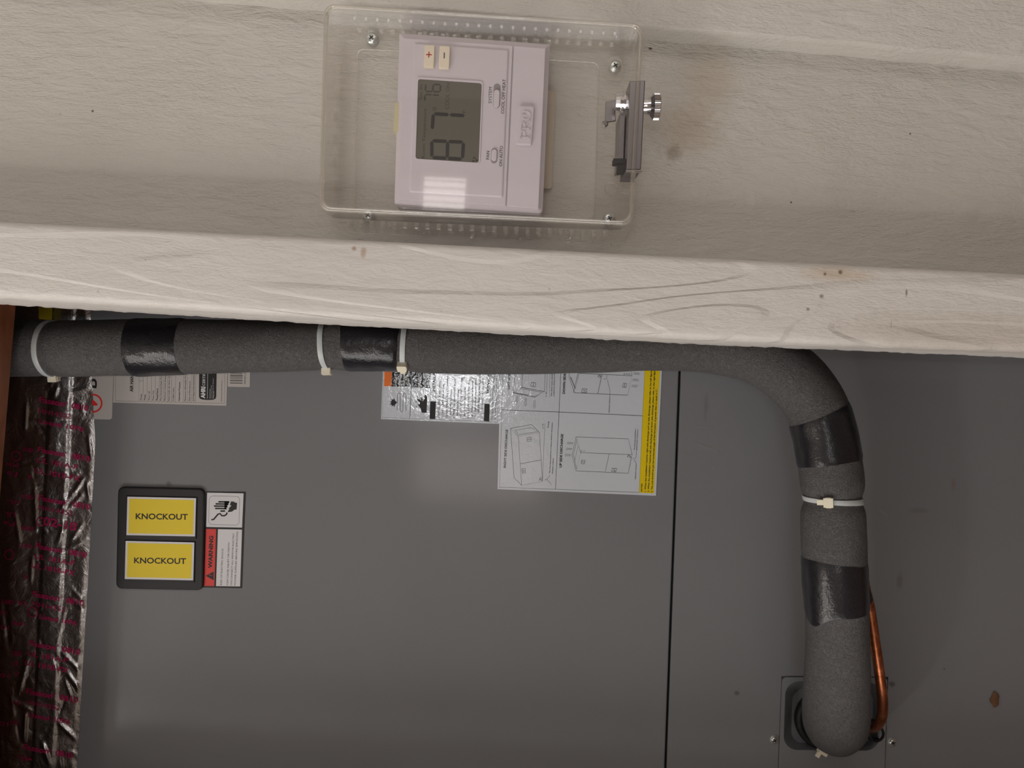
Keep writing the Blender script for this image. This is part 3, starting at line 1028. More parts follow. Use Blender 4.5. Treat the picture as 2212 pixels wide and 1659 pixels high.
# left side discharge unit
pl_([(272, 335), (385, 268), (660, 320), (548, 390)], 0.8, True); pl_([(290, 335), (390, 285), (630, 330), (545, 378)], 0.5, True); pl_([(385, 268), (400, -120)]); pl_([(660, 320), (690, -120)]); pl_([(272, 335), (300, 105), (305, -120)])
pl_([(500, 205), (558, 213), (552, 262), (495, 252)], 0.8, True); pl_([(528, 210), (524, 258)], 0.7); pl_([(710, -120), (690, 320), (660, 320)], 0.4); pl_([(725, 395), (740, -120)], 0.4)
for ax_, ay_ in ((318, 470), (430, 500), (540, 528)):
    pl_([(ax_, ay_), (ax_ - 17, ay_ - 30), (ax_ - 8, ay_ - 30), (ax_ - 6, ay_ - 100), (ax_ + 9, ay_ - 100), (ax_ + 8, ay_ - 30), (ax_ + 16, ay_ - 30)], 0.5, True)
# down side discharge unit
pl_([(1095, 95), (1035, 335), (1690, 365), (1745, 125)], 0.7, True); pl_([(1080, 90), (1022, 332)], 0.7); pl_([(1095, 95), (1060, -100)]); pl_([(1745, 125), (1720, -100)]); pl_([(985, -100), (968, 140), (1035, 335)]); pl_([(985, 140), (1045, 280)], 1.2)
pl_([(1375, 110), (1322, 348)], 0.8); pl_([(1130, 285), (1192, 290), (1182, 335), (1120, 330)], 0.9, True); pl_([(1140, 298), (1175, 320)], 0.8)
pl_([(1640, 215), (1682, 220), (1670, 270), (1626, 265)], 0.8, True); pl_([(1660, 218), (1648, 268)], 0.8); pl_([(1325, 140), (1335, 118), (1362, 128), (1345, 150)], 1.4); pl_([(1395, 165), (1430, 160), (1438, 120)], 0.6); pl_([(1440, 170), (1472, 300), (1470, 385)], 0.5)
for ax_, ay_ in ((1845, 100), (1830, 178), (1818, 252)):
    pl_([(ax_, ay_), (ax_ - 20, ay_ - 17), (ax_ - 20, ay_ - 8), (ax_ - 76, ay_ - 10), (ax_ - 76, ay_ + 6), (ax_ - 20, ay_ + 8), (ax_ - 20, ay_ + 17)], 0.5, True)
for cx_ in (1650, 1683, 1714):
    f.ring(z(cx_, 104), 1.3, 0.5, 10)
f.text('NOTES:', z(1872, 1558), z(1876, 1455), 3.4, 0.03)
f.text('1. When the installation requires right side discharge and up side discharge, please refer to the left figure', z(1916, 1560), z(1992, 60), 3.5, 0.028)
f.text('2. When the installation requires left side discharge and down side discharge, please refer to the right figure', z(1956, 1563), z(2034, 40), 3.5, 0.028)
f.text('3. The unit should be put the horizontal angle of the formation of greater than or equal to 5\u00b0.', z(1998, 1566), z(2060, 285), 3.5, 0.028)
f.build('lettering', M['ink'], ds)

# ------------------------------------------------------------------ insulated refrigerant line
def catmull(P, n):
    P = np.array(P, float)
    P = np.vstack([2 * P[0] - P[1], P, 2 * P[-1] - P[-2]])
    out = []
    for i in range(1, len(P) - 2):
        p0, p1, p2, p3 = P[i - 1], P[i], P[i + 1], P[i + 2]
        for k in range(n):
            t = k / n
            out.append(0.5 * ((2 * p1) + (-p0 + p2) * t + (2 * p0 - 5 * p1 + 4 * p2 - p3) * t * t + (-p0 + 3 * p1 - 3 * p2 + p3) * t ** 3))
    out.append(P[-2])
    return np.array(out)

# (pixel x, pixel y, depth, radius in pixels at that depth)
pipe_ctrl = [(-420, 742, .815, 58), (-200, 745, .812, 59), (0, 752, .808, 61), (110, 753, .806, 61), (250, 751, .804, 61), (400, 749, .802, 59), (560, 747, .800, 58),
             (690, 743, .798, 57), (800, 742, .797, 58), (900, 745, .796, 60), (1020, 748, .795, 61), (1160, 748, .793, 60), (1300, 747, .791, 58), (1420, 745, .789, 56),
             (1530, 748, .786, 58), (1622, 764, .783, 62), (1700, 803, .780, 66), (1752, 860, .778, 66), (1781, 935, .776, 66), (1794, 1010, .774, 66), (1799, 1075, .774, 66.5), (1800, 1150, .773, 68),
             (1803, 1240, .772, 67.5), (1808, 1330, .772, 66), (1809, 1420, .774, 67), (1807, 1490, .780, 69), (1806, 1535, .796, 70), (1805.5, 1556, .822, 69), (1805.5, 1562, .855, 67), (1805.5, 1563, .8855, 66)]
ctrl = []
for x, y, d, r in pipe_ctrl:
    p = W(x, y, d)
    ctrl.append((p.x, p.y, p.z, r / FPX * d, x, y))
PS = catmull(ctrl, 22)
PC = [Vector(p[:3]) for p in PS]
PR = PS[:, 3].copy()
PX = PS[:, 4]; PY = PS[:, 5]
arc = np.concatenate([[0], np.cumsum([(PC[i + 1] - PC[i]).length for i in range(len(PC) - 1)])])

def idx_x(x):      # sample on the upright run (left-right in the picture)
    k = [i for i in range(len(PX)) if PY[i] < 800]
    return min(k, key=lambda i: abs(PX[i] - x))
def idx_y(y):      # sample on the run that falls to the plate
    k = [i for i in range(len(PX)) if PX[i] > 1690 and PC[i].y < 0.80]
    return min(k, key=lambda i: abs(PY[i] - y))

ties = [idx_x(108), idx_x(706), idx_x(878), idx_y(1077)]
PINCH = [0.05, 0.07, 0.08, 0.13]
for i0, amt in zip(ties, PINCH):
    PR *= 1 - amt * np.exp(-((arc - arc[i0]) / 0.0075) ** 2)

i5 = min(range(len(PC)), key=lambda i: abs(PC[i].y - 0.862) + (0 if PY[i] > 1540 else 9))
PR *= 1 - 0.10 * np.exp(-((arc - arc[i5]) / 0.010) ** 2)

# parallel transport frames
TT = []
for i in range(len(PC)):
    a = PC[max(0, i - 1)]; c = PC[min(len(PC) - 1, i + 1)]
    TT.append((c - a).normalized())
N0 = Vector((0, -1, 0)); N0 = (N0 - TT[0] * N0.dot(TT[0])).normalized()
NN = [N0]
for i in range(1, len(PC)):
    n_ = NN[-1] - TT[i] * NN[-1].dot(TT[i])
    NN.append(n_.normalized())
BB = [TT[i].cross(NN[i]) for i in range(len(PC))]

def frame_at(s):
    """centre, tangent, normal, binormal and radius at arc length s"""
    i = int(np.searchsorted(arc, s)) - 1
    i = max(0, min(len(PC) - 2, i))
    t = (s - arc[i]) / max(1e-9, arc[i + 1] - arc[i])
    return (PC[i].lerp(PC[i + 1], t), TT[i].lerp(TT[i + 1], t), NN[i].lerp(NN[i + 1], t), BB[i].lerp(BB[i + 1], t), PR[i] * (1 - t) + PR[i + 1] * t)

def surf(s, ph, off=0.0):
    c, t, n_, b_, r = frame_at(s)
    lump = noise.noise(Vector((s * 22, math.cos(ph) * 1.4, math.sin(ph) * 1.4))) * 0.0009
    dirv = n_ * math.cos(ph) + b_ * math.sin(ph)
    return c + dirv * (r + lump + off)

pipe = thing('insulated_pipe', W(1805, 1563, 0.87), 'dark grey foam insulated pipe bound with black tape and cable ties', 'pipe')
SEG = 48
mb = MB()
rings = []
s_list = np.arange(arc[0], arc[-1], 0.0035)
for s in s_list:
    rings.append([surf(s, 2 * math.pi * k / SEG) for k in range(SEG)])
mb.loft(rings)
mb.build('foam_sleeve', M['foam'], pipe, angle=60)

def tape_band(s0, s1, tilt0, tilt1, ragged=0.0008, seed=0):
    """s(phi) = s0 + tilt0(phi) .. s1 + tilt1(phi)"""
    mb = MB()
    n = 14
    rings = []
    for k in range(n + 1):
        t = k / n
        ring = []
        for q in range(SEG):
            ph = 2 * math.pi * q / SEG
            rg = noise.noise(Vector((math.cos(ph) * 2 + seed, math.sin(ph) * 2, t * 3))) * ragged
            s = (s0 + tilt0(ph)) * (1 - t) + (s1 + tilt1(ph)) * t + rg
            wr = noise.noise(Vector((s * 60 + seed, math.cos(ph) * 3, math.sin(ph) * 3))) * 0.0005
            off = 0.0009 + wr
            if k in (0, n):
                off = 0.00035
            ring.append(surf(s, ph, off))
        rings.append(ring)
    first = [surf((s0 + tilt0(2 * math.pi * q / SEG)), 2 * math.pi * q / SEG, -0.001) for q in range(SEG)]
    last = [surf((s1 + tilt1(2 * math.pi * q / SEG)), 2 * math.pi * q / SEG, -0.001) for q in range(SEG)]
    mb.loft([first] + rings + [last], False, False)
    return mb.build('tape_wrap', M['tape'], pipe, angle=60)
zero = lambda ph: 0.0
tape_band(arc[idx_x(288)], arc[idx_x(401)], zero, zero, 0.0006, 1)
tape_band(arc[idx_x(748)], arc[idx_x(866)], lambda ph: 0.001 * math.sin(ph), lambda ph: -0.001 * math.sin(ph), 0.0012, 2)
tape_band(arc[idx_y(898)], arc[idx_y(1001)], lambda ph: 0.0022 * math.sin(ph), lambda ph: 0.001 * math.sin(ph), 0.0006, 3)
def flap(ph):   # the slanting loose end on the side away from the bare copper
    a = (ph - math.radians(60) + math.pi) % (2 * math.pi) - math.pi
    return 0.010 * math.exp(-(a / 0.45) ** 2)
tape_band(arc[idx_y(1212)], arc[idx_y(1318)], lambda ph: -0.0035 * math.sin(ph), flap, 0.0005, 4)

def tie(i0, head_ph, tilt=0.0, width=0.0047, tail=True, head_flip=1):
    s0 = arc[i0]
    mb = MB(); n = 60
    rin0, rin1, ro0, ro1 = [], [], [], []
    prof = []
    for q in range(n):
        ph = 2 * math.pi * q / n
        s = s0 + tilt * math.sin(ph - head_ph)
        prof.append((surf(s - width / 2, ph, -0.0004), surf(s - width / 2, ph, 0.0012), surf(s - width * 0.3, ph, 0.0016), surf(s + width * 0.3, ph, 0.0016), surf(s + width / 2, ph, 0.0012), surf(s + width / 2, ph, -0.0004)))
    rings = [[p[k] for p in prof] for k in range(6)]
    mb.loft(rings, False, False)
    o = mb.build('cable_tie', M['tie'], pipe, angle=50, label='pale nylon cable tie')
    c, t, n_, b_, r = frame_at(s0)
    rad = (n_ * math.cos(head_ph) + b_ * math.sin(head_ph)).normalized()
    cir = (-n_ * math.sin(head_ph) + b_ * math.cos(head_ph)).normalized()
    hc = c + rad * (r + 0.0032)
    h = MB()
    h.obox(hc, (t, cir, rad), (0.0041, 0.0040, 0.0030))
    h.obox(hc + rad * 0.0002, (t, cir, rad), (0.0046, 0.0022, 0.0022))
    if tail:
        h.obox(hc + cir * 0.0062 * head_flip, (t, cir, rad), (0.0023, 0.0035, 0.0006))
    h.build('tie_head', M['tie_head'], o)
    return o
tie(ties[0], math.radians(100), 0.001)
tie(ties[1], math.radians(84), 0.001)
tie(ties[2], math.radians(52), -0.0012)
tie(ties[3], math.radians(22), -0.0016, head_flip=1)
# the tie round the end by the plate, seen only by its head
hc = W(1776, 1626, 0.822)
o5 = MB()
s5 = arc[i5]
prof = []
for q in range(48):
    ph = 2 * math.pi * q / 48
    prof.append((surf(s5 - 0.0023, ph, -0.0005), surf(s5 - 0.0023, ph, 0.0013), surf(s5 + 0.0023, ph, 0.0013), surf(s5 + 0.0023, ph, -0.0005)))
o5.loft([[p[k] for p in prof] for k in range(4)], False, False)
ct5 = o5.build('cable_tie', M['tie'], pipe, angle=50, label='pale nylon cable tie')
h = MB()
e1 = (RV * 0.85 - UV * 0.5).normalized(); e2 = (RV * 0.5 + UV * 0.85).normalized()
h.obox(W(1777, 1623, 0.855), (e1, e2, (0, -1, 0)), (0.0044, 0.0026, 0.0034))
h.obox(W(1768, 1629, 0.855), (e2, e1, (0, -1, 0)), (0.0032, 0.0020, 0.0010))
h.build('tie_head', M['tie_head'], ct5)
# dark rubber collar where the sleeve enters the cabinet
mb = MB()
cc = W(1797, 1552, AH + 0.010)
rings = []
for k in range(12):
    a = 2 * math.pi * k / 12
    ring = []
    for q in range(40):
        an = 2 * math.pi * q / 40
        rr = 0.0355 + 0.004 * math.cos(a)
        ring.append(cc + RV * (rr * math.cos(an) * 0.98) + UV * (rr * math.sin(an) * 0.86) + Vector((0, 0.006 * math.sin(a) - 0.001, 0)))
    rings.append(ring)
rings.append(rings[0])
mb.loft(rings, False, False)
mb.build('rubber_collar', M['rubber'], ah, angle=60)

# ------------------------------------------------------------------ bare copper line
def tube(name, ctrl, mat, parent=None, seg=16, per=10):
    pts = catmull([tuple(W(x, y, d)) + (r,) for x, y, d, r in ctrl], per)
    C = [Vector(p[:3]) for p in pts]
    mb = MB(); rings = []
    t0 = (C[1] - C[0]).normalized()
    nn = Vector((0, -1, 0)); nn = (nn - t0 * nn.dot(t0)).normalized()
    for i in range(len(C)):
        t = (C[min(i + 1, len(C) - 1)] - C[max(0, i - 1)]).normalized()
        nn = (nn - t * nn.dot(t)).normalized(); bb = t.cross(nn)
        rings.append([C[i] + (nn * math.cos(2 * math.pi * k / seg) + bb * math.sin(2 * math.pi * k / seg)) * pts[i][3] for k in range(seg)])
    mb.loft(rings)
    return mb.build(name, mat, parent, angle=60)
cu = thing('copper_pipe', W(1880, 1572, 0.872), 'bare orange copper pipe beside the grey foam pipe', 'pipe')
CR = 0.0048
tube('copper_tube', [(1858, 1215, .792, CR), (1868, 1265, .792, CR), (1879, 1315, .793, CR), (1889, 1380, .795, CR), (1898, 1440, .798, CR), (1904, 1485, .802, CR), (1907, 1520, .808, CR),
                     (1905, 1548, .816, CR), (1896, 1566, .828, CR), (1885, 1572, .845, CR), (1880, 1573, .868, CR), (1880, 1573, .884, CR)], M['copper'], cu)
mb = MB()
mb.lathe(W(1879, 1572, 0.884), (0, -1, 0), [(0, 0.0095), (0.012, 0.0095), (0.016, 0.0085), (0.017, 0.006), (0.012, 0.0052)], 20)
mb.build('rubber_grommet', M['rubber'], cu, angle=50)
# the tape reaching over the copper line
mb = MB()
mb.prism([(1864, 1228), (1872, 1242), (1886, 1296), (1883, 1303), (1866, 1318), (1858, 1300)], 0.786, 0.0012)
mb.build('tape_flap', M['tape'], pipe)

# ------------------------------------------------------------------ foil tape over the top of the cabinet
def foil_right(y):
    return float(np.interp(y, [400, 700, 820, 960, 1240, 1659, 1900], [190, 196, 199, 206, 191, 166, 152]))
def ridge(x, y, x0, y0, x1, y1, w, h):
    dx, dy = x1 - x0, y1 - y0
    L = math.hypot(dx, dy)
    t = ((x - x0) * dx + (y - y0) * dy) / (L * L)
    tc = min(1, max(0, t))
    ex, ey = x0 + dx * tc, y0 + dy * tc
    r = math.hypot(x - ex, y - ey)
    return h * max(0.0, 1 - r / w) * (1 - abs(2 * tc - 1) ** 3 * 0.8)
RIDGES = [(183, 1030, 152, 1075, 6, 1.8), (152, 1075, 128, 1100, 6, 1.6), (182, 1065, 136, 1110, 6, 1.7), (175, 1020, 136, 1042, 5, 1.1), (181, 1130, 152, 1168, 6, 1.8), (140, 1128, 124, 1175, 6, 1.6), (195, 1160, 120, 1200, 5, 1.2),
          (150, 1290, 186, 1318, 5, 1.8), (152, 1268, 182, 1302, 5, 1.4), (132, 1408, 174, 1450, 6, 2.0), (142, 1450, 178, 1498, 6, 2.0), (120, 1555, 168, 1600, 6, 1.9), (140, 1625, 168, 1628, 5, 1.2),
          (55, 1540, 52, 1605, 6, 2.2), (90, 1600, 108, 1655, 7, 2.2), (74, 1040, 78, 1150, 6, 1.4), (70, 1200, 66, 1260, 5, 1.2), (57, 870, 54, 930, 5, 1.8), (125, 835, 115, 860, 6, 1.8), (150, 850, 195, 838, 6, 1.6), (176, 870, 178, 890, 5, 1.4),
          (60, 905, 100, 915, 6, 1.5), (75, 1025, 150, 1020, 5, -1.2), (70, 1058, 160, 1066, 5, -1.2), (65, 1155, 110, 1150, 6, -1.4), (190, 940, 200, 1000, 5, 1.4), (186, 1040, 194, 1080, 5, 1.4), (140, 1310, 130, 1370, 6, 1.2), (60, 1420, 40, 1500, 8, 1.4), (10, 1300, 20, 1400, 8, -1.4), (30, 1100, 45, 1180, 8, 1.3)]
RN = random.Random(5)
for _ in range(46):
    x0 = RN.uniform(-10, 190); y0 = RN.uniform(700, 1659); an = RN.gauss(0.7, 0.7); L = RN.uniform(18, 60)
    RIDGES.append((x0, y0, x0 + math.cos(an) * L, y0 + math.sin(an) * L, RN.uniform(3.5, 7), RN.uniform(-1.2, 1.2)))
def foil_h(x, y):
    """height of the foil above the cabinet face, in millimetres"""
    edge = foil_right(y) - x
    # folded bands running along the tape: a flat bright one, a hollow dark one, a flap lying on the panel
    h = float(np.interp(x + (y - 820) * 0.045, [-60, 40, 78, 106, 110, 150, 158, 230], [11.0, 6.2, 3.6, 2.0, 2.8, 2.2, 1.0, 0.5]))
    h += noise.noise(Vector((x * 0.02, y * 0.012, 1.0))) * 1.0 + noise.noise(Vector((x * 0.06, y * 0.05, 4.0))) * 0.3
    for (x0, y0, x1, y1, w, hh) in RIDGES:
        if min(x0, x1) - w < x < max(x0, x1) + w and min(y0, y1) - w < y < max(y0, y1) + w:
            h += ridge(x, y, x0, y0, x1, y1, w, hh * 0.8)
    k = min(1.0, max(0.0, edge / 10.0))
    return 0.45 + max(0.15, h) * k
def foil_d(x, y):
    return AH - foil_h(x, y) / 1000.0
NXF, NYF = 92, 300
vs_, fs = [], []
for j in range(NYF + 1):
    y = 520 + (1900 - 520) * j / NYF
    xr = foil_right(y) + noise.noise(Vector((y * 0.05, 2.2, 0))) * 1.0
    for i in range(NXF + 1):
        x = -60 + (xr + 60) * i / NXF
        vs_.append(W(x, y, foil_d(x, y)))
for j in range(NYF):
    for i in range(NXF):
        a = j * (NXF + 1) + i
        fs.append((a, a + 1, a + NXF + 2, a + NXF + 1))
foilo = tag(link_mesh('foil_tape', vs_, fs, M['foil'], None, True), 'wrinkled aluminium foil tape with magenta print along the cabinet top', 'foil tape')
fix_normals(foilo)
if foilo.data.polygons[0].normal.y > 0:
    foilo.data.flip_normals()
f = Flat(lambda x, y: foil_d(x, y) - 0.0009)
SL = 0.19   # slope of the printed lines
def fr_(s, x, y, w, cap, bold=0.02):
    if s.startswith('Fasson'):
        f.text('Fasson', (x, y), (x + w * 0.52, y + w * 0.52 * SL), cap, bold)
        f.ring((x + w * 0.56, y + w * 0.56 * SL - cap * 0.8), 2.2, 0.9, 10)
        f.text('0810', (x + w * 0.65, y + w * 0.65 * SL), (x + w, y + w * SL), cap, bold)
        return
    f.text(s, (x, y), (x + w, y + w * SL), cap, bold)
def inv(s, x, y, w, cap, bold=0.01):   # print that runs upside down on the folded-over side
    f.text(s, (x, y), (x - w, y - w * 0.10), cap, bold)
fr_('Fasson\u00ae 0810', 81, 976, 112, 12, 0.03)
fr_('UL 181A-P', 79, 998, 88, 11)
fr_('UL 181B-FX', 75, 1021, 98, 11)
fr_('Fasson\u00ae 0810', 82, 1080, 112, 12, 0.03)
fr_('MH14352', 82, 1101, 74, 11)
fr_('02-18', 92, 1133, 72, 18, 0.03)
fr_('Fasson\u00ae 0810', 76, 1184, 110, 12, 0.03)
fr_('UL 181A-P', 74, 1206, 86, 11)
fr_('UL 181B-FX', 67, 1226, 94, 11)
fr_('Fasson\u00ae 0810', 70, 1288, 110, 12, 0.03)
fr_('MH14352', 68, 1309, 72, 11)
fr_('Listed 10P6', 84, 1336, 80, 10)
fr_('Fasson\u00ae 0810', 62, 1394, 110, 12, 0.03)
fr_('UL 181A-P', 60, 1416, 86, 11)
fr_('UL 181B-FX', 53, 1436, 94, 11)
fr_('Fasson\u00ae 0810', 56, 1498, 110, 12, 0.03)
fr_('MH14352', 58, 1522, 70, 11)
fr_('Listed 10P6', 60, 1548, 90, 10)
fr_('Fasson\u00ae 0810', 48, 1618, 108, 12, 0.03)
fr_('Fasson\u00ae 0810', 84, 868, 106, 12, 0.03)
fr_('MH14352', 82, 892, 70, 11)
fr_('Listed 10P6', 84, 914, 96, 10)
f.ring((35, 985), 10, 2); f.ring((20, 1198), 10, 2); f.ring((70, 1322), 10, 2); f.ring((88, 1127), 9, 2.4)
for s, x, y, w in (('0810', 72, 968, 22), ('MH', 40, 1000, 26), ('Fa', 38, 1020, 24), ('X', 70, 1026, 10), ('0810', 72, 1070, 26), ('UL', 42, 1082, 24), ('UL', 34, 1108, 24), ('Fa', 32, 1128, 24), ('10P6', 72, 1138, 26), ('0810', 68, 1176, 26),
                   ('X', 60, 1242, 10), ('UL 081', 58, 1300, 54), ('UL', 16, 1320, 18), ('10P6', 54, 1344, 28), ('10', 20, 1352, 18), ('081', 46, 1408, 20), ('P', 38, 1428, 10), ('X', 42, 1452, 12), ('10', 20, 1456, 20), ('01', 44, 1514, 16), ('10', 18, 1560, 18), ('b0', 38, 1558, 14), ('4L', 70, 1636, 34)):
    inv(s, x, y, w, 10)
f.build('lettering', M['magenta'], foilo)
# small yellow tag and the joint cover above the cabinet, deep in the shade
b = MB()
lo = W(92, PANEL_B, AH); hi = W(-700, PANEL_T, AH); tz = W(168, PANEL_T, AH).z
b.box((lo.x + 0.03, AH + 0.006, tz + 0.003), (hi.x - 0.03, 1.33, 2.58))
duct = tag(b.build('supply_duct', M['galv']), 'galvanised supply duct rising from the air handler behind foil tape', 'duct')
b = MB(); b.prism([(82, 600), (114, 600), (110, 691), (84, 689)], AH - 0.012, 0.001)
b.build('yellow_tag', M['yellow'], duct)

# crumb stuck on the lower panel
mb = MB()
c0 = W(2149, 1511, AH - 0.001)
rings = []
for k in range(7):
    t = k / 6
    rr = math.sin(math.pi * (0.08 + 0.84 * t))
    rings.append([c0 + UV * ((t - 0.5) * 0.016) + RV * (0.0045 * rr * math.cos(2 * math.pi * q / 10) * (1 + 0.4 * noise.noise(Vector((q, k, 3)))) + 0.001 * math.sin(k * 1.7))
                  + Vector((0, -0.002 * rr * math.sin(2 * math.pi * q / 10), 0)) for q in range(10)])
mb.loft(rings)
tag(mb.build('dirt_crumb', M['debris'], angle=60), 'small brown crumb stuck to the grey lower panel', 'crumb')

# ------------------------------------------------------------------ thermostat
th = thing('thermostat', W(1020, 270, 0.598), 'white digital thermostat with grey display inside the clear guard box', 'thermostat')
TQ = [(863, 72), (1188, 96), (1172, 461), (852, 440)]
ring_o = rquad(TQ, [3, 3, 9, 3], 4)
TD = 0.5706
b = MB()
fo = [W(x, y, TD + 0.0032) for x, y in ring_o]
fi = [W(x, y, TD) for x, y in rquad(inset_quad(TQ, 8.5), [2, 2, 5, 2], 4)]
b.loft([[v + Vector((0, 0.599 - TD - 0.0032, 0)) for v in fo], fo, fi])
b.build('case', M['thermo'], th, angle=20)
z1 = ZM(840, 50, 5.978); z2 = ZM(840, 260, 5.978)
# face plates either side of the seam
def seam_t(y): return 1109.5 - (y - 90) * 0.0445
A = inset_quad(TQ, 9.0)
b = MB()
b.prism([A[0], (seam_t(A[0][1] + 15) - 1.3, A[0][1] + 16.8), (seam_t(A[3][1] + 14) - 1.3, A[3][1] + 13.5), A[3]], TD - 0.0016, 0.0018, bev=0.0004)
b.build('face_plate', M['thermo'], th, angle=20)
b = MB()
b.prism([(seam_t(A[0][1] + 15) + 1.3, A[0][1] + 17), A[1], A[2], (seam_t(A[3][1] + 14) + 1.3, A[3][1] + 13.8)], TD - 0.0018, 0.0020, bev=0.0004)
b.build('lower_cover', M['thermo'], th, angle=20)
# raised inner panel
IP = [z1(325, 250), z1(1550, 340), z2(1470, 995), z2(262, 925)]
b = MB()
b.prism(rquad(IP, 3.5, 4), TD - 0.0027, 0.0014, bev=0.0010)
ip = b.build('inner_panel', M['thermo'], th, angle=20)
PD = TD - 0.0027
# display
LQ = [z1(378, 722), z1(1200, 778), z2(1160, 548), z2(345, 495)]
fr0 = rquad([(LQ[0][0] - 2.6, LQ[0][1] - 4.6), (LQ[1][0] + 2.8, LQ[1][1] - 4.6), (LQ[2][0] + 2.6, LQ[2][1] + 1.6), (LQ[3][0] - 2.4, LQ[3][1] + 1.6)], 6, 4)
fr1 = rquad(LQ, 5, 4)
b = MB()
ra = [W(x, y, PD - 0.0007) for x, y in fr0]
b.loft([[v + Vector((0, 0.0009, 0)) for v in ra], ra, [W(x, y, PD - 0.0007) for x, y in fr1], [W(x, y, PD - 0.0001) for x, y in fr1]], cap0=False, cap1=False)
b.build('display_bezel', M['thermo'], th, angle=20)
ld = PD - 0.0002
lcd = Flat(ld).poly(fr1).build('display', M['lcd'], th)
def seg_bar(f, p, q, w):
    """one display segment with pointed ends from p to q"""
    p = Vector(p); q = Vector(q); t = (q - p).normalized(); n_ = Vector((-t.y, t.x)) * w / 2
    k = t * w * 0.5
    f.poly([p, p + k + n_, q - k + n_, q, q - k - n_, p + k - n_])
f = Flat(ld - 0.0001)
def digit(corners, segs, w):
    """corners in the picture: top-left, top-right, bottom-right, bottom-left of the digit as one reads it"""
    tl, tr, br, bl = [Vector(c) for c in corners]
    ml, mr = (tl + bl) / 2, (tr + br) / 2
    lines = {'a': (tl, tr), 'b': (tr, mr), 'c': (mr, br), 'd': (bl, br), 'e': (ml, bl), 'f': (tl, ml), 'g': (ml, mr)}
    for s in segs:
        p, q = lines[s]
        e = (q - p).normalized() * 0.6
        seg_bar(f, p + e, q - e, w)
digit([z2(555, 478), z2(555, 262), z2(965, 282), z2(950, 500)], 'abcdefg', 7.5)
digit([z2(560, 120), z1(575, 1170), z1(985, 1195), z2(965, 145)], 'abc', 7.5)
f.build('temperature_digits', M['lcd_seg'], lcd)
f = Flat(ld - 0.0001)
digit([z1(465, 1005), z1(465, 920), z1(655, 932), z1(650, 1010)], 'abc', 3.6)
digit([z1(470, 880), z1(478, 785), z1(668, 795), z1(662, 888)], 'acdefg', 3.6)
f.build('set_digits', M['lcd_faint'], lcd)
for nm, s_, p_, q_, c_ in (('mode_text', 'COOL ON', z1(772, 1115), z1(785, 778), 8.0), ('set_text', 'Set At', z1(432, 990), z1(436, 785), 6.6), ('room_text', 'Room Temperature', z2(462, 490), z1(485, 1105), 6.6), ('unit_text', 'F', z1(992, 1160), z1(994, 1128), 7.0)):
    Flat(ld - 0.0001).text(s_, p_, q_, c_).build(nm, M['lcd_faint'], lcd)
Flat(ld - 0.0001).ring(z1(590, 1105), 3.0, 1.4, 14).build('degree_mark', M['lcd_faint'], lcd)
f = Flat(ld - 0.0001)
for an in (0.3, 2.4, 4.5):
    c = z2(1108, 508)
    f.disc((c[0] + 4.2 * math.cos(an), c[1] + 4.2 * math.sin(an)), 3.2, 8, 2.2)
f.build('fan_symbol', M['lcd_faint'], lcd)
# buttons
for q, sym in (([z1(462, 280), z1(592, 282), z1(580, 568), z1(448, 560)], '+'), ([z1(655, 290), z1(790, 295), z1(778, 580), z1(642, 575)], '-')):
    b = MB()
    b.prism(rquad(q, 3.0, 3), PD - 0.0030, 0.0034, bev=0.0004)
    bt = b.build('button', M['thermo_btn'], th, angle=20, label='cream plus button' if sym == '+' else 'cream minus button')
    f = Flat(PD - 0.00312)
    if sym == '+':
        f.stroke([z1(480, 405), z1(555, 408)], 2.4); f.stroke([z1(519, 368), z1(515, 445)], 2.4)
        f.build('plus_sign', M['btn_red'], bt)
    else:
        f.stroke([z1(716, 380), z1(714, 455)], 2.4)
        f.build('minus_sign', M['btn_blue'], bt)
# slide switches
def slot(p, q, w, kp, kq, name):
    p = Vector(p); q = Vector(q)
    def cap(p, q, w, n=8):
        t = (q - p).normalized(); nn = Vector((-t.y, t.x)); out = []
        for i in range(n + 1):
            a = math.pi * i / n
            out.append(tuple(q + nn * (w / 2) * math.cos(a) + t * (w / 2) * math.sin(a)))
        for i in range(n + 1):
            a = math.pi * i / n
            out.append(tuple(p - nn * (w / 2) * math.cos(a) - t * (w / 2) * math.sin(a)))
        return out
    sl = Flat(PD - 0.0001).poly(cap(p, q, w)).build('switch_slot', M['thermo_slot'], th)
    mb = MB(); mb.prism(cap(Vector(kp), Vector(kq), w - 2.2), PD - 0.0016, 0.0018, bev=0.0005)
    mb.build(name, M['thermo'], sl, angle=20)
slot(z1(1398, 825), z1(1390, 1050), 15.0, z1(1395, 895), z1(1388, 1045), 'switch_knob')
slot(z2(1362, 402), z2(1358, 515), 14.0, z2(1362, 405), z2(1358, 485), 'switch_knob')
f = Flat(PD - 0.0001)
f.text('SYSTEM', z1(1326, 1035), z1(1332, 825), 7.2, 0.012)
f.text('COOL OFF HEAT', z1(1486, 1170), z1(1508, 725), 6.8, 0.012)
f.text('FAN', z2(1296, 505), z2(1300, 395), 7.0, 0.012)
f.text('ON AUTO', z2(1462, 595), z2(1472, 330), 6.8, 0.012)
f.build('lettering', M['thermo_ink'], th)
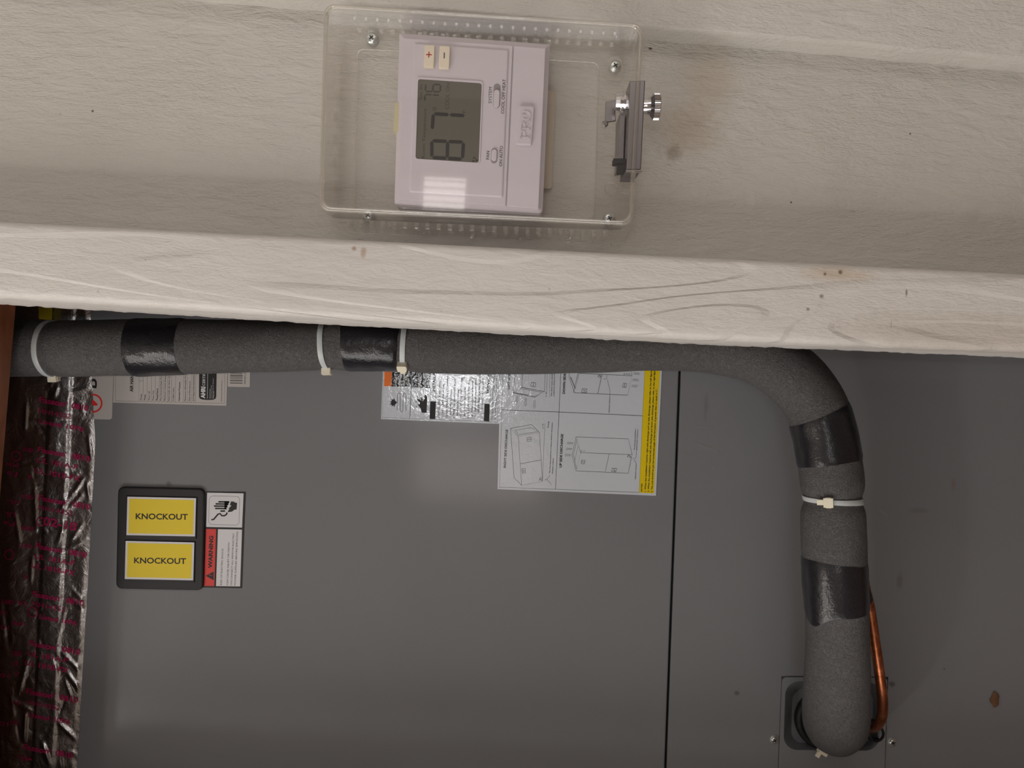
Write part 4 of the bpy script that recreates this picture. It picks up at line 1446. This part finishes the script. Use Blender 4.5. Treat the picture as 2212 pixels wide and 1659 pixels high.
# badge with raised letters
BD = TD - 0.0018
b = MB()
b.prism(rquad([z1(1682, 1062), z1(1882, 1070), z2(1842, 318), z2(1645, 308)], 3, 3), BD - 0.0022, 0.0024, bev=0.0007)
bg = b.build('badge', M['thermo'], th, angle=20)
f = Flat(BD - 0.0029)
bx = lambda u, v: lerp(lerp(z2(1700, 235), z2(1812, 235), v), lerp(z1(1718, 1130), z1(1830, 1140), v), u)  # u along the word, v from cap top to baseline
def bs(pts, w=2.0):
    f.stroke([bx(u, v) for u, v in pts], w)
bs([(0.05, 0), (0.05, 1)], 2.6); bs([(0.0, 1), (0.12, 1)], 1.6); bs([(0.0, 0), (0.17, 0.0), (0.25, 0.1), (0.27, 0.27), (0.24, 0.43), (0.16, 0.52), (0.06, 0.52)], 1.9)
bs([(0.37, 0), (0.37, 1)], 2.6); bs([(0.32, 1), (0.44, 1)], 1.6); bs([(0.32, 0), (0.49, 0.0), (0.57, 0.1), (0.59, 0.26), (0.55, 0.42), (0.47, 0.5), (0.38, 0.5)], 1.9); bs([(0.48, 0.5), (0.63, 1.0), (0.68, 1.0)], 2.2)
cx_, cy_ = 0.845, 0.5
bs([(cx_ + 0.15 * math.sin(a), cy_ - 0.5 * math.cos(a)) for a in [math.radians(d_) for d_ in range(38, 323, 15)]], 2.2); bs([(cx_, -0.02), (cx_, 0.5)], 2.2)
f.build('raised_letters', M['thermo'], bg, thick=0.0009)
# yellowed clip in the notch of the case's upper edge
b = MB(); b.prism(rquad([(853, 222), (864, 223), (862, 285), (849, 284)], 2, 3), TD + 0.0018, 0.012)
b.build('clip', M['clip'], th)
# wall plate showing past the lower edge
b = MB(); b.prism(rquad([(1178, 196), (1201, 198), (1192, 408), (1165, 406)], [1, 5, 5, 1], 3), 0.5965, 0.0034)
b.build('wall_plate', M['plate'], th)

# ------------------------------------------------------------------ clear guard box over the thermostat
gd = thing('thermostat_guard', W(1040, 300, 0.599), 'clear plastic locking guard box over the thermostat', 'guard box')
GF = 0.540
GQ = [(697, 2), (1393, 46), (1369, 486), (685, 454)]
def scl(q, d, draft):
    """corner list of the box section at depth d (given as pixels at that depth)"""
    out = []
    for i, (x, y) in enumerate(q):
        sx = -1 if i in (0, 3) else 1
        sy = -1 if i in (0, 1) else 1
        out.append((CX + (x - CX) * GF / d + sx * draft, CY + (y - CY) * GF / d + sy * draft))
    return out
def gring(d, draft, ins, r):
    return [W(x, y, d) for x, y in rquad(inset_quad(scl(GQ, d, draft), ins), r, 8)]
GB = 0.5995
b = MB()
# outer skin from the flange at the board to the front, then back down the inside
outer = [gring(GB, 13, 0, 26), gring(GB - 0.004, 13, 0, 26), gring(GB - 0.0045, 9, 0, 25), gring(0.5500, 1.0, 0, 24), gring(0.5450, 0.4, 0, 24)]
for k in range(1, 6):
    a = math.pi / 2 * k / 5
    outer.append(gring(0.5450 - 0.0050 * math.sin(a), 0.2, 14 * (1 - math.cos(a)), 24 - 10 * (1 - math.cos(a))))
outer.append(gring(0.5400, 0.2, 17, 13))
b.loft(outer, cap0=False, cap1=True)
inner = [gring(GB, 3, 0, 20), gring(0.5500, -7, 0, 18), gring(0.5445, -9, 0, 17), gring(0.5426, -12, 0, 16), gring(0.5426, -15, 0, 14)]
b.loft(list(inner), cap0=False, cap1=True)
b.build('cover_shell', M['clear'], gd, angle=50, fix=False)
# thick rounded rim that catches the light along the front edge
b = MB()
rim = []
for k in range(8):
    a = 2 * math.pi * k / 8
    rim.append(gring(0.5440 - 0.0019 * math.sin(a), 0, 5.5 - 5.0 * math.cos(a), 22))
rim.append(rim[0])
b.loft(rim, False, False)
b.build('cover_rim', M['clear_rim'], gd, angle=60)
# base plate: a clear frame screwed to the board
zb = ZM(660, 0, 2.836)
bo = gring(0.5965, 0, 4, 22)
hole_q = [zb(318, 300), zb(1797, 385), zb(1770, 1345), zb(300, 1320)]
bi = [W(x, y, 0.5965) for x, y in rquad(hole_q, 14, 8)]
b = MB()
up2 = Vector((0, 0.0028, 0))
b.loft([[v + up2 for v in bo], bo, bi, [v + up2 for v in bi]], False, False)
b.build('base_frame', M['clear'], gd, angle=20)
b = MB()
br0 = []
for k in range(6):
    a = 2 * math.pi * k / 6
    br0.append([W(x, y, 0.5955 - 0.0009 * math.sin(a)) for x, y in rquad(inset_quad(hole_q, -1.6 * math.cos(a)), 14, 8)])
br0.append(br0[0])
b.loft(br0, False, False)
b.build('base_lip', M['clear_rib'], gd, angle=60)
# vent ribs along both long walls
def ribs(name, p, q, n, d0, d1, w, h):
    mb = MB()
    for i in range(n):
        c = lerp(p, q, i / (n - 1))
        mb.prism(rquad([(c[0] - w / 2, c[1] - h / 2), (c[0] + w / 2, c[1] - h / 2), (c[0] + w / 2, c[1] + h / 2), (c[0] - w / 2, c[1] + h / 2)], min(w, h) * 0.3, 2), d0, d1 - d0, bev=0.0007)
    o = mb.build(name, M['clear_rib'], gd, angle=20)
    o['kind'] = 'stuff'
    return o
ribs('vent_ribs', zb(300, 112), zb(1895, 206), 24, 0.575, 0.594, 9, 11)
ribs('vent_ribs', zb(700, 205), zb(1490, 250), 12, 0.590, 0.596, 13, 9)
ribs('vent_ribs', zb(270, 1368), zb(1840, 1432), 24, 0.576, 0.594, 11, 16)
ribs('vent_ribs', zb(430, 1412), zb(1610, 1482), 5, 0.5925, 0.596, 8, 5)
ribs('wall_ribs', (730, 150), (719, 400), 6, 0.592, 0.595, 13, 26)
# screws through the base frame
for x, y in ((803, 83), (1329, 143), (795, 466), (1316, 473)):
    hex_screw('screw', x, y, 0.5945, 0.0042, gd, washer=False)
# slotted boss round the lower right screw
b = MB()
bx0 = [W(x, y, 0.5950) for x, y in rquad([(1312, 122), (1345, 124), (1348, 175), (1306, 172)], 14, 5)]
b.loft([[v + Vector((0, 0.0015, 0)) for v in bx0], bx0])
b.build('screw_boss', M['clear_rib'], gd, angle=20)
b = MB()
rg = []
for k in range(6):
    a = 2 * math.pi * k / 6
    rg.append([W(1320 + (13.5 + 1.2 * math.cos(a)) * math.cos(2 * math.pi * q / 24), 408 + (13.5 + 1.2 * math.cos(a)) * math.sin(2 * math.pi * q / 24), 0.5950 - 0.0006 * math.sin(a)) for q in range(24)])
rg.append(rg[0])
b.loft(rg, False, False)
b.build('mould_ring', M['clear_rib'], gd, angle=60)
# lock: folded steel bracket, hinge strip, cam, stud and knurled knob
zl = ZM(1200, 60, 4.608)
b = MB()
b.prism([zl(742, 527), zl(893, 522), zl(852, 1412), zl(706, 1412)], 0.5445, 0.034, bev=0.0006)
lk = b.build('lock_bracket', M['steel'], gd, angle=20, label='grey steel lock bracket')
b = MB()
b.prism([zl(704, 1412), zl(862, 1414), zl(858, 1438), zl(700, 1432)], 0.5440, 0.002, bev=0.0005)
b.build('bracket_edge', M['chrome'], lk, angle=20)
b = MB()
b.prism([zl(655, 1450), zl(790, 1455), zl(745, 1528), zl(642, 1525)], 0.566, 0.0016)
b.build('bracket_foot', M['steel'], lk)
b = MB()
b.prism([zl(645, 845), zl(690, 845), zl(672, 1385), zl(628, 1385)], 0.558, 0.024)
b.build('hinge_leaf', M['steel'], lk)
b = MB()
pt = W(*zl(668, 1340), 0.560); pt2 = W(*zl(650, 1390), 0.560)
b.obox(pt, (RV, UV, (0, 1, 0)), (0.0064, 0.0016, 0.004)); b.obox(pt2, (RV, UV, (0, 1, 0)), (0.0025, 0.0042, 0.003))
b.build('hinge_pin', M['screw_dark'], lk)
b = MB()
stud = W(*zl(595, 745), 0.556)
b.lathe(stud, RV, [(0, 0.001), (0, 0.0050), (0.0027, 0.0052), (0.0029, 0.0060), (0.0036, 0.0060), (0.0040, 0.0050), (0.0048, 0.0050), (0.0050, 0.0064), (0.0062, 0.0064), (0.0066, 0.0046), (0.012, 0.0046)], 14)
b.build('lock_nut', M['chrome'], lk, angle=20)
b = MB()
b.prism([zl(500, 735), zl(592, 715), zl(600, 925), zl(495, 945)], 0.566, 0.0015, bev=0.0004)
b.build('cam_arm', M['steel'], lk)
b = MB(); b.lathe(W(*zl(486, 975), 0.566), (0, -1, 0), [(0, 0.0022), (0.004, 0.0022), (0.005, 0.0014)], 10)
b.build('cam_pin', M['chrome'], lk, angle=20)
b = MB()
kc = W(*zl(893, 785), 0.556)
b.lathe(kc, RV, [(-0.004, 0.0046), (0.0, 0.0048), (0.0018, 0.0052), (0.0030, 0.0056), (0.0046, 0.0080), (0.0050, 0.0086)], 36)
kn = b.build('lock_knob', M['chrome'], gd, angle=20, label='knurled chrome lock knob')
b = MB()
b.lathe(kc, RV, [(0.0049, 0.0080), (0.0050, 0.0088), (0.0086, 0.0088), (0.0091, 0.0082), (0.0093, 0.005)], 90, knurl=0.0005, kmin=0.0085)
b.build('knurled_grip', M['chrome'], kn, angle=20)

for o in bpy.data.objects:
    if '_w' in o.keys():
        del o['_w']
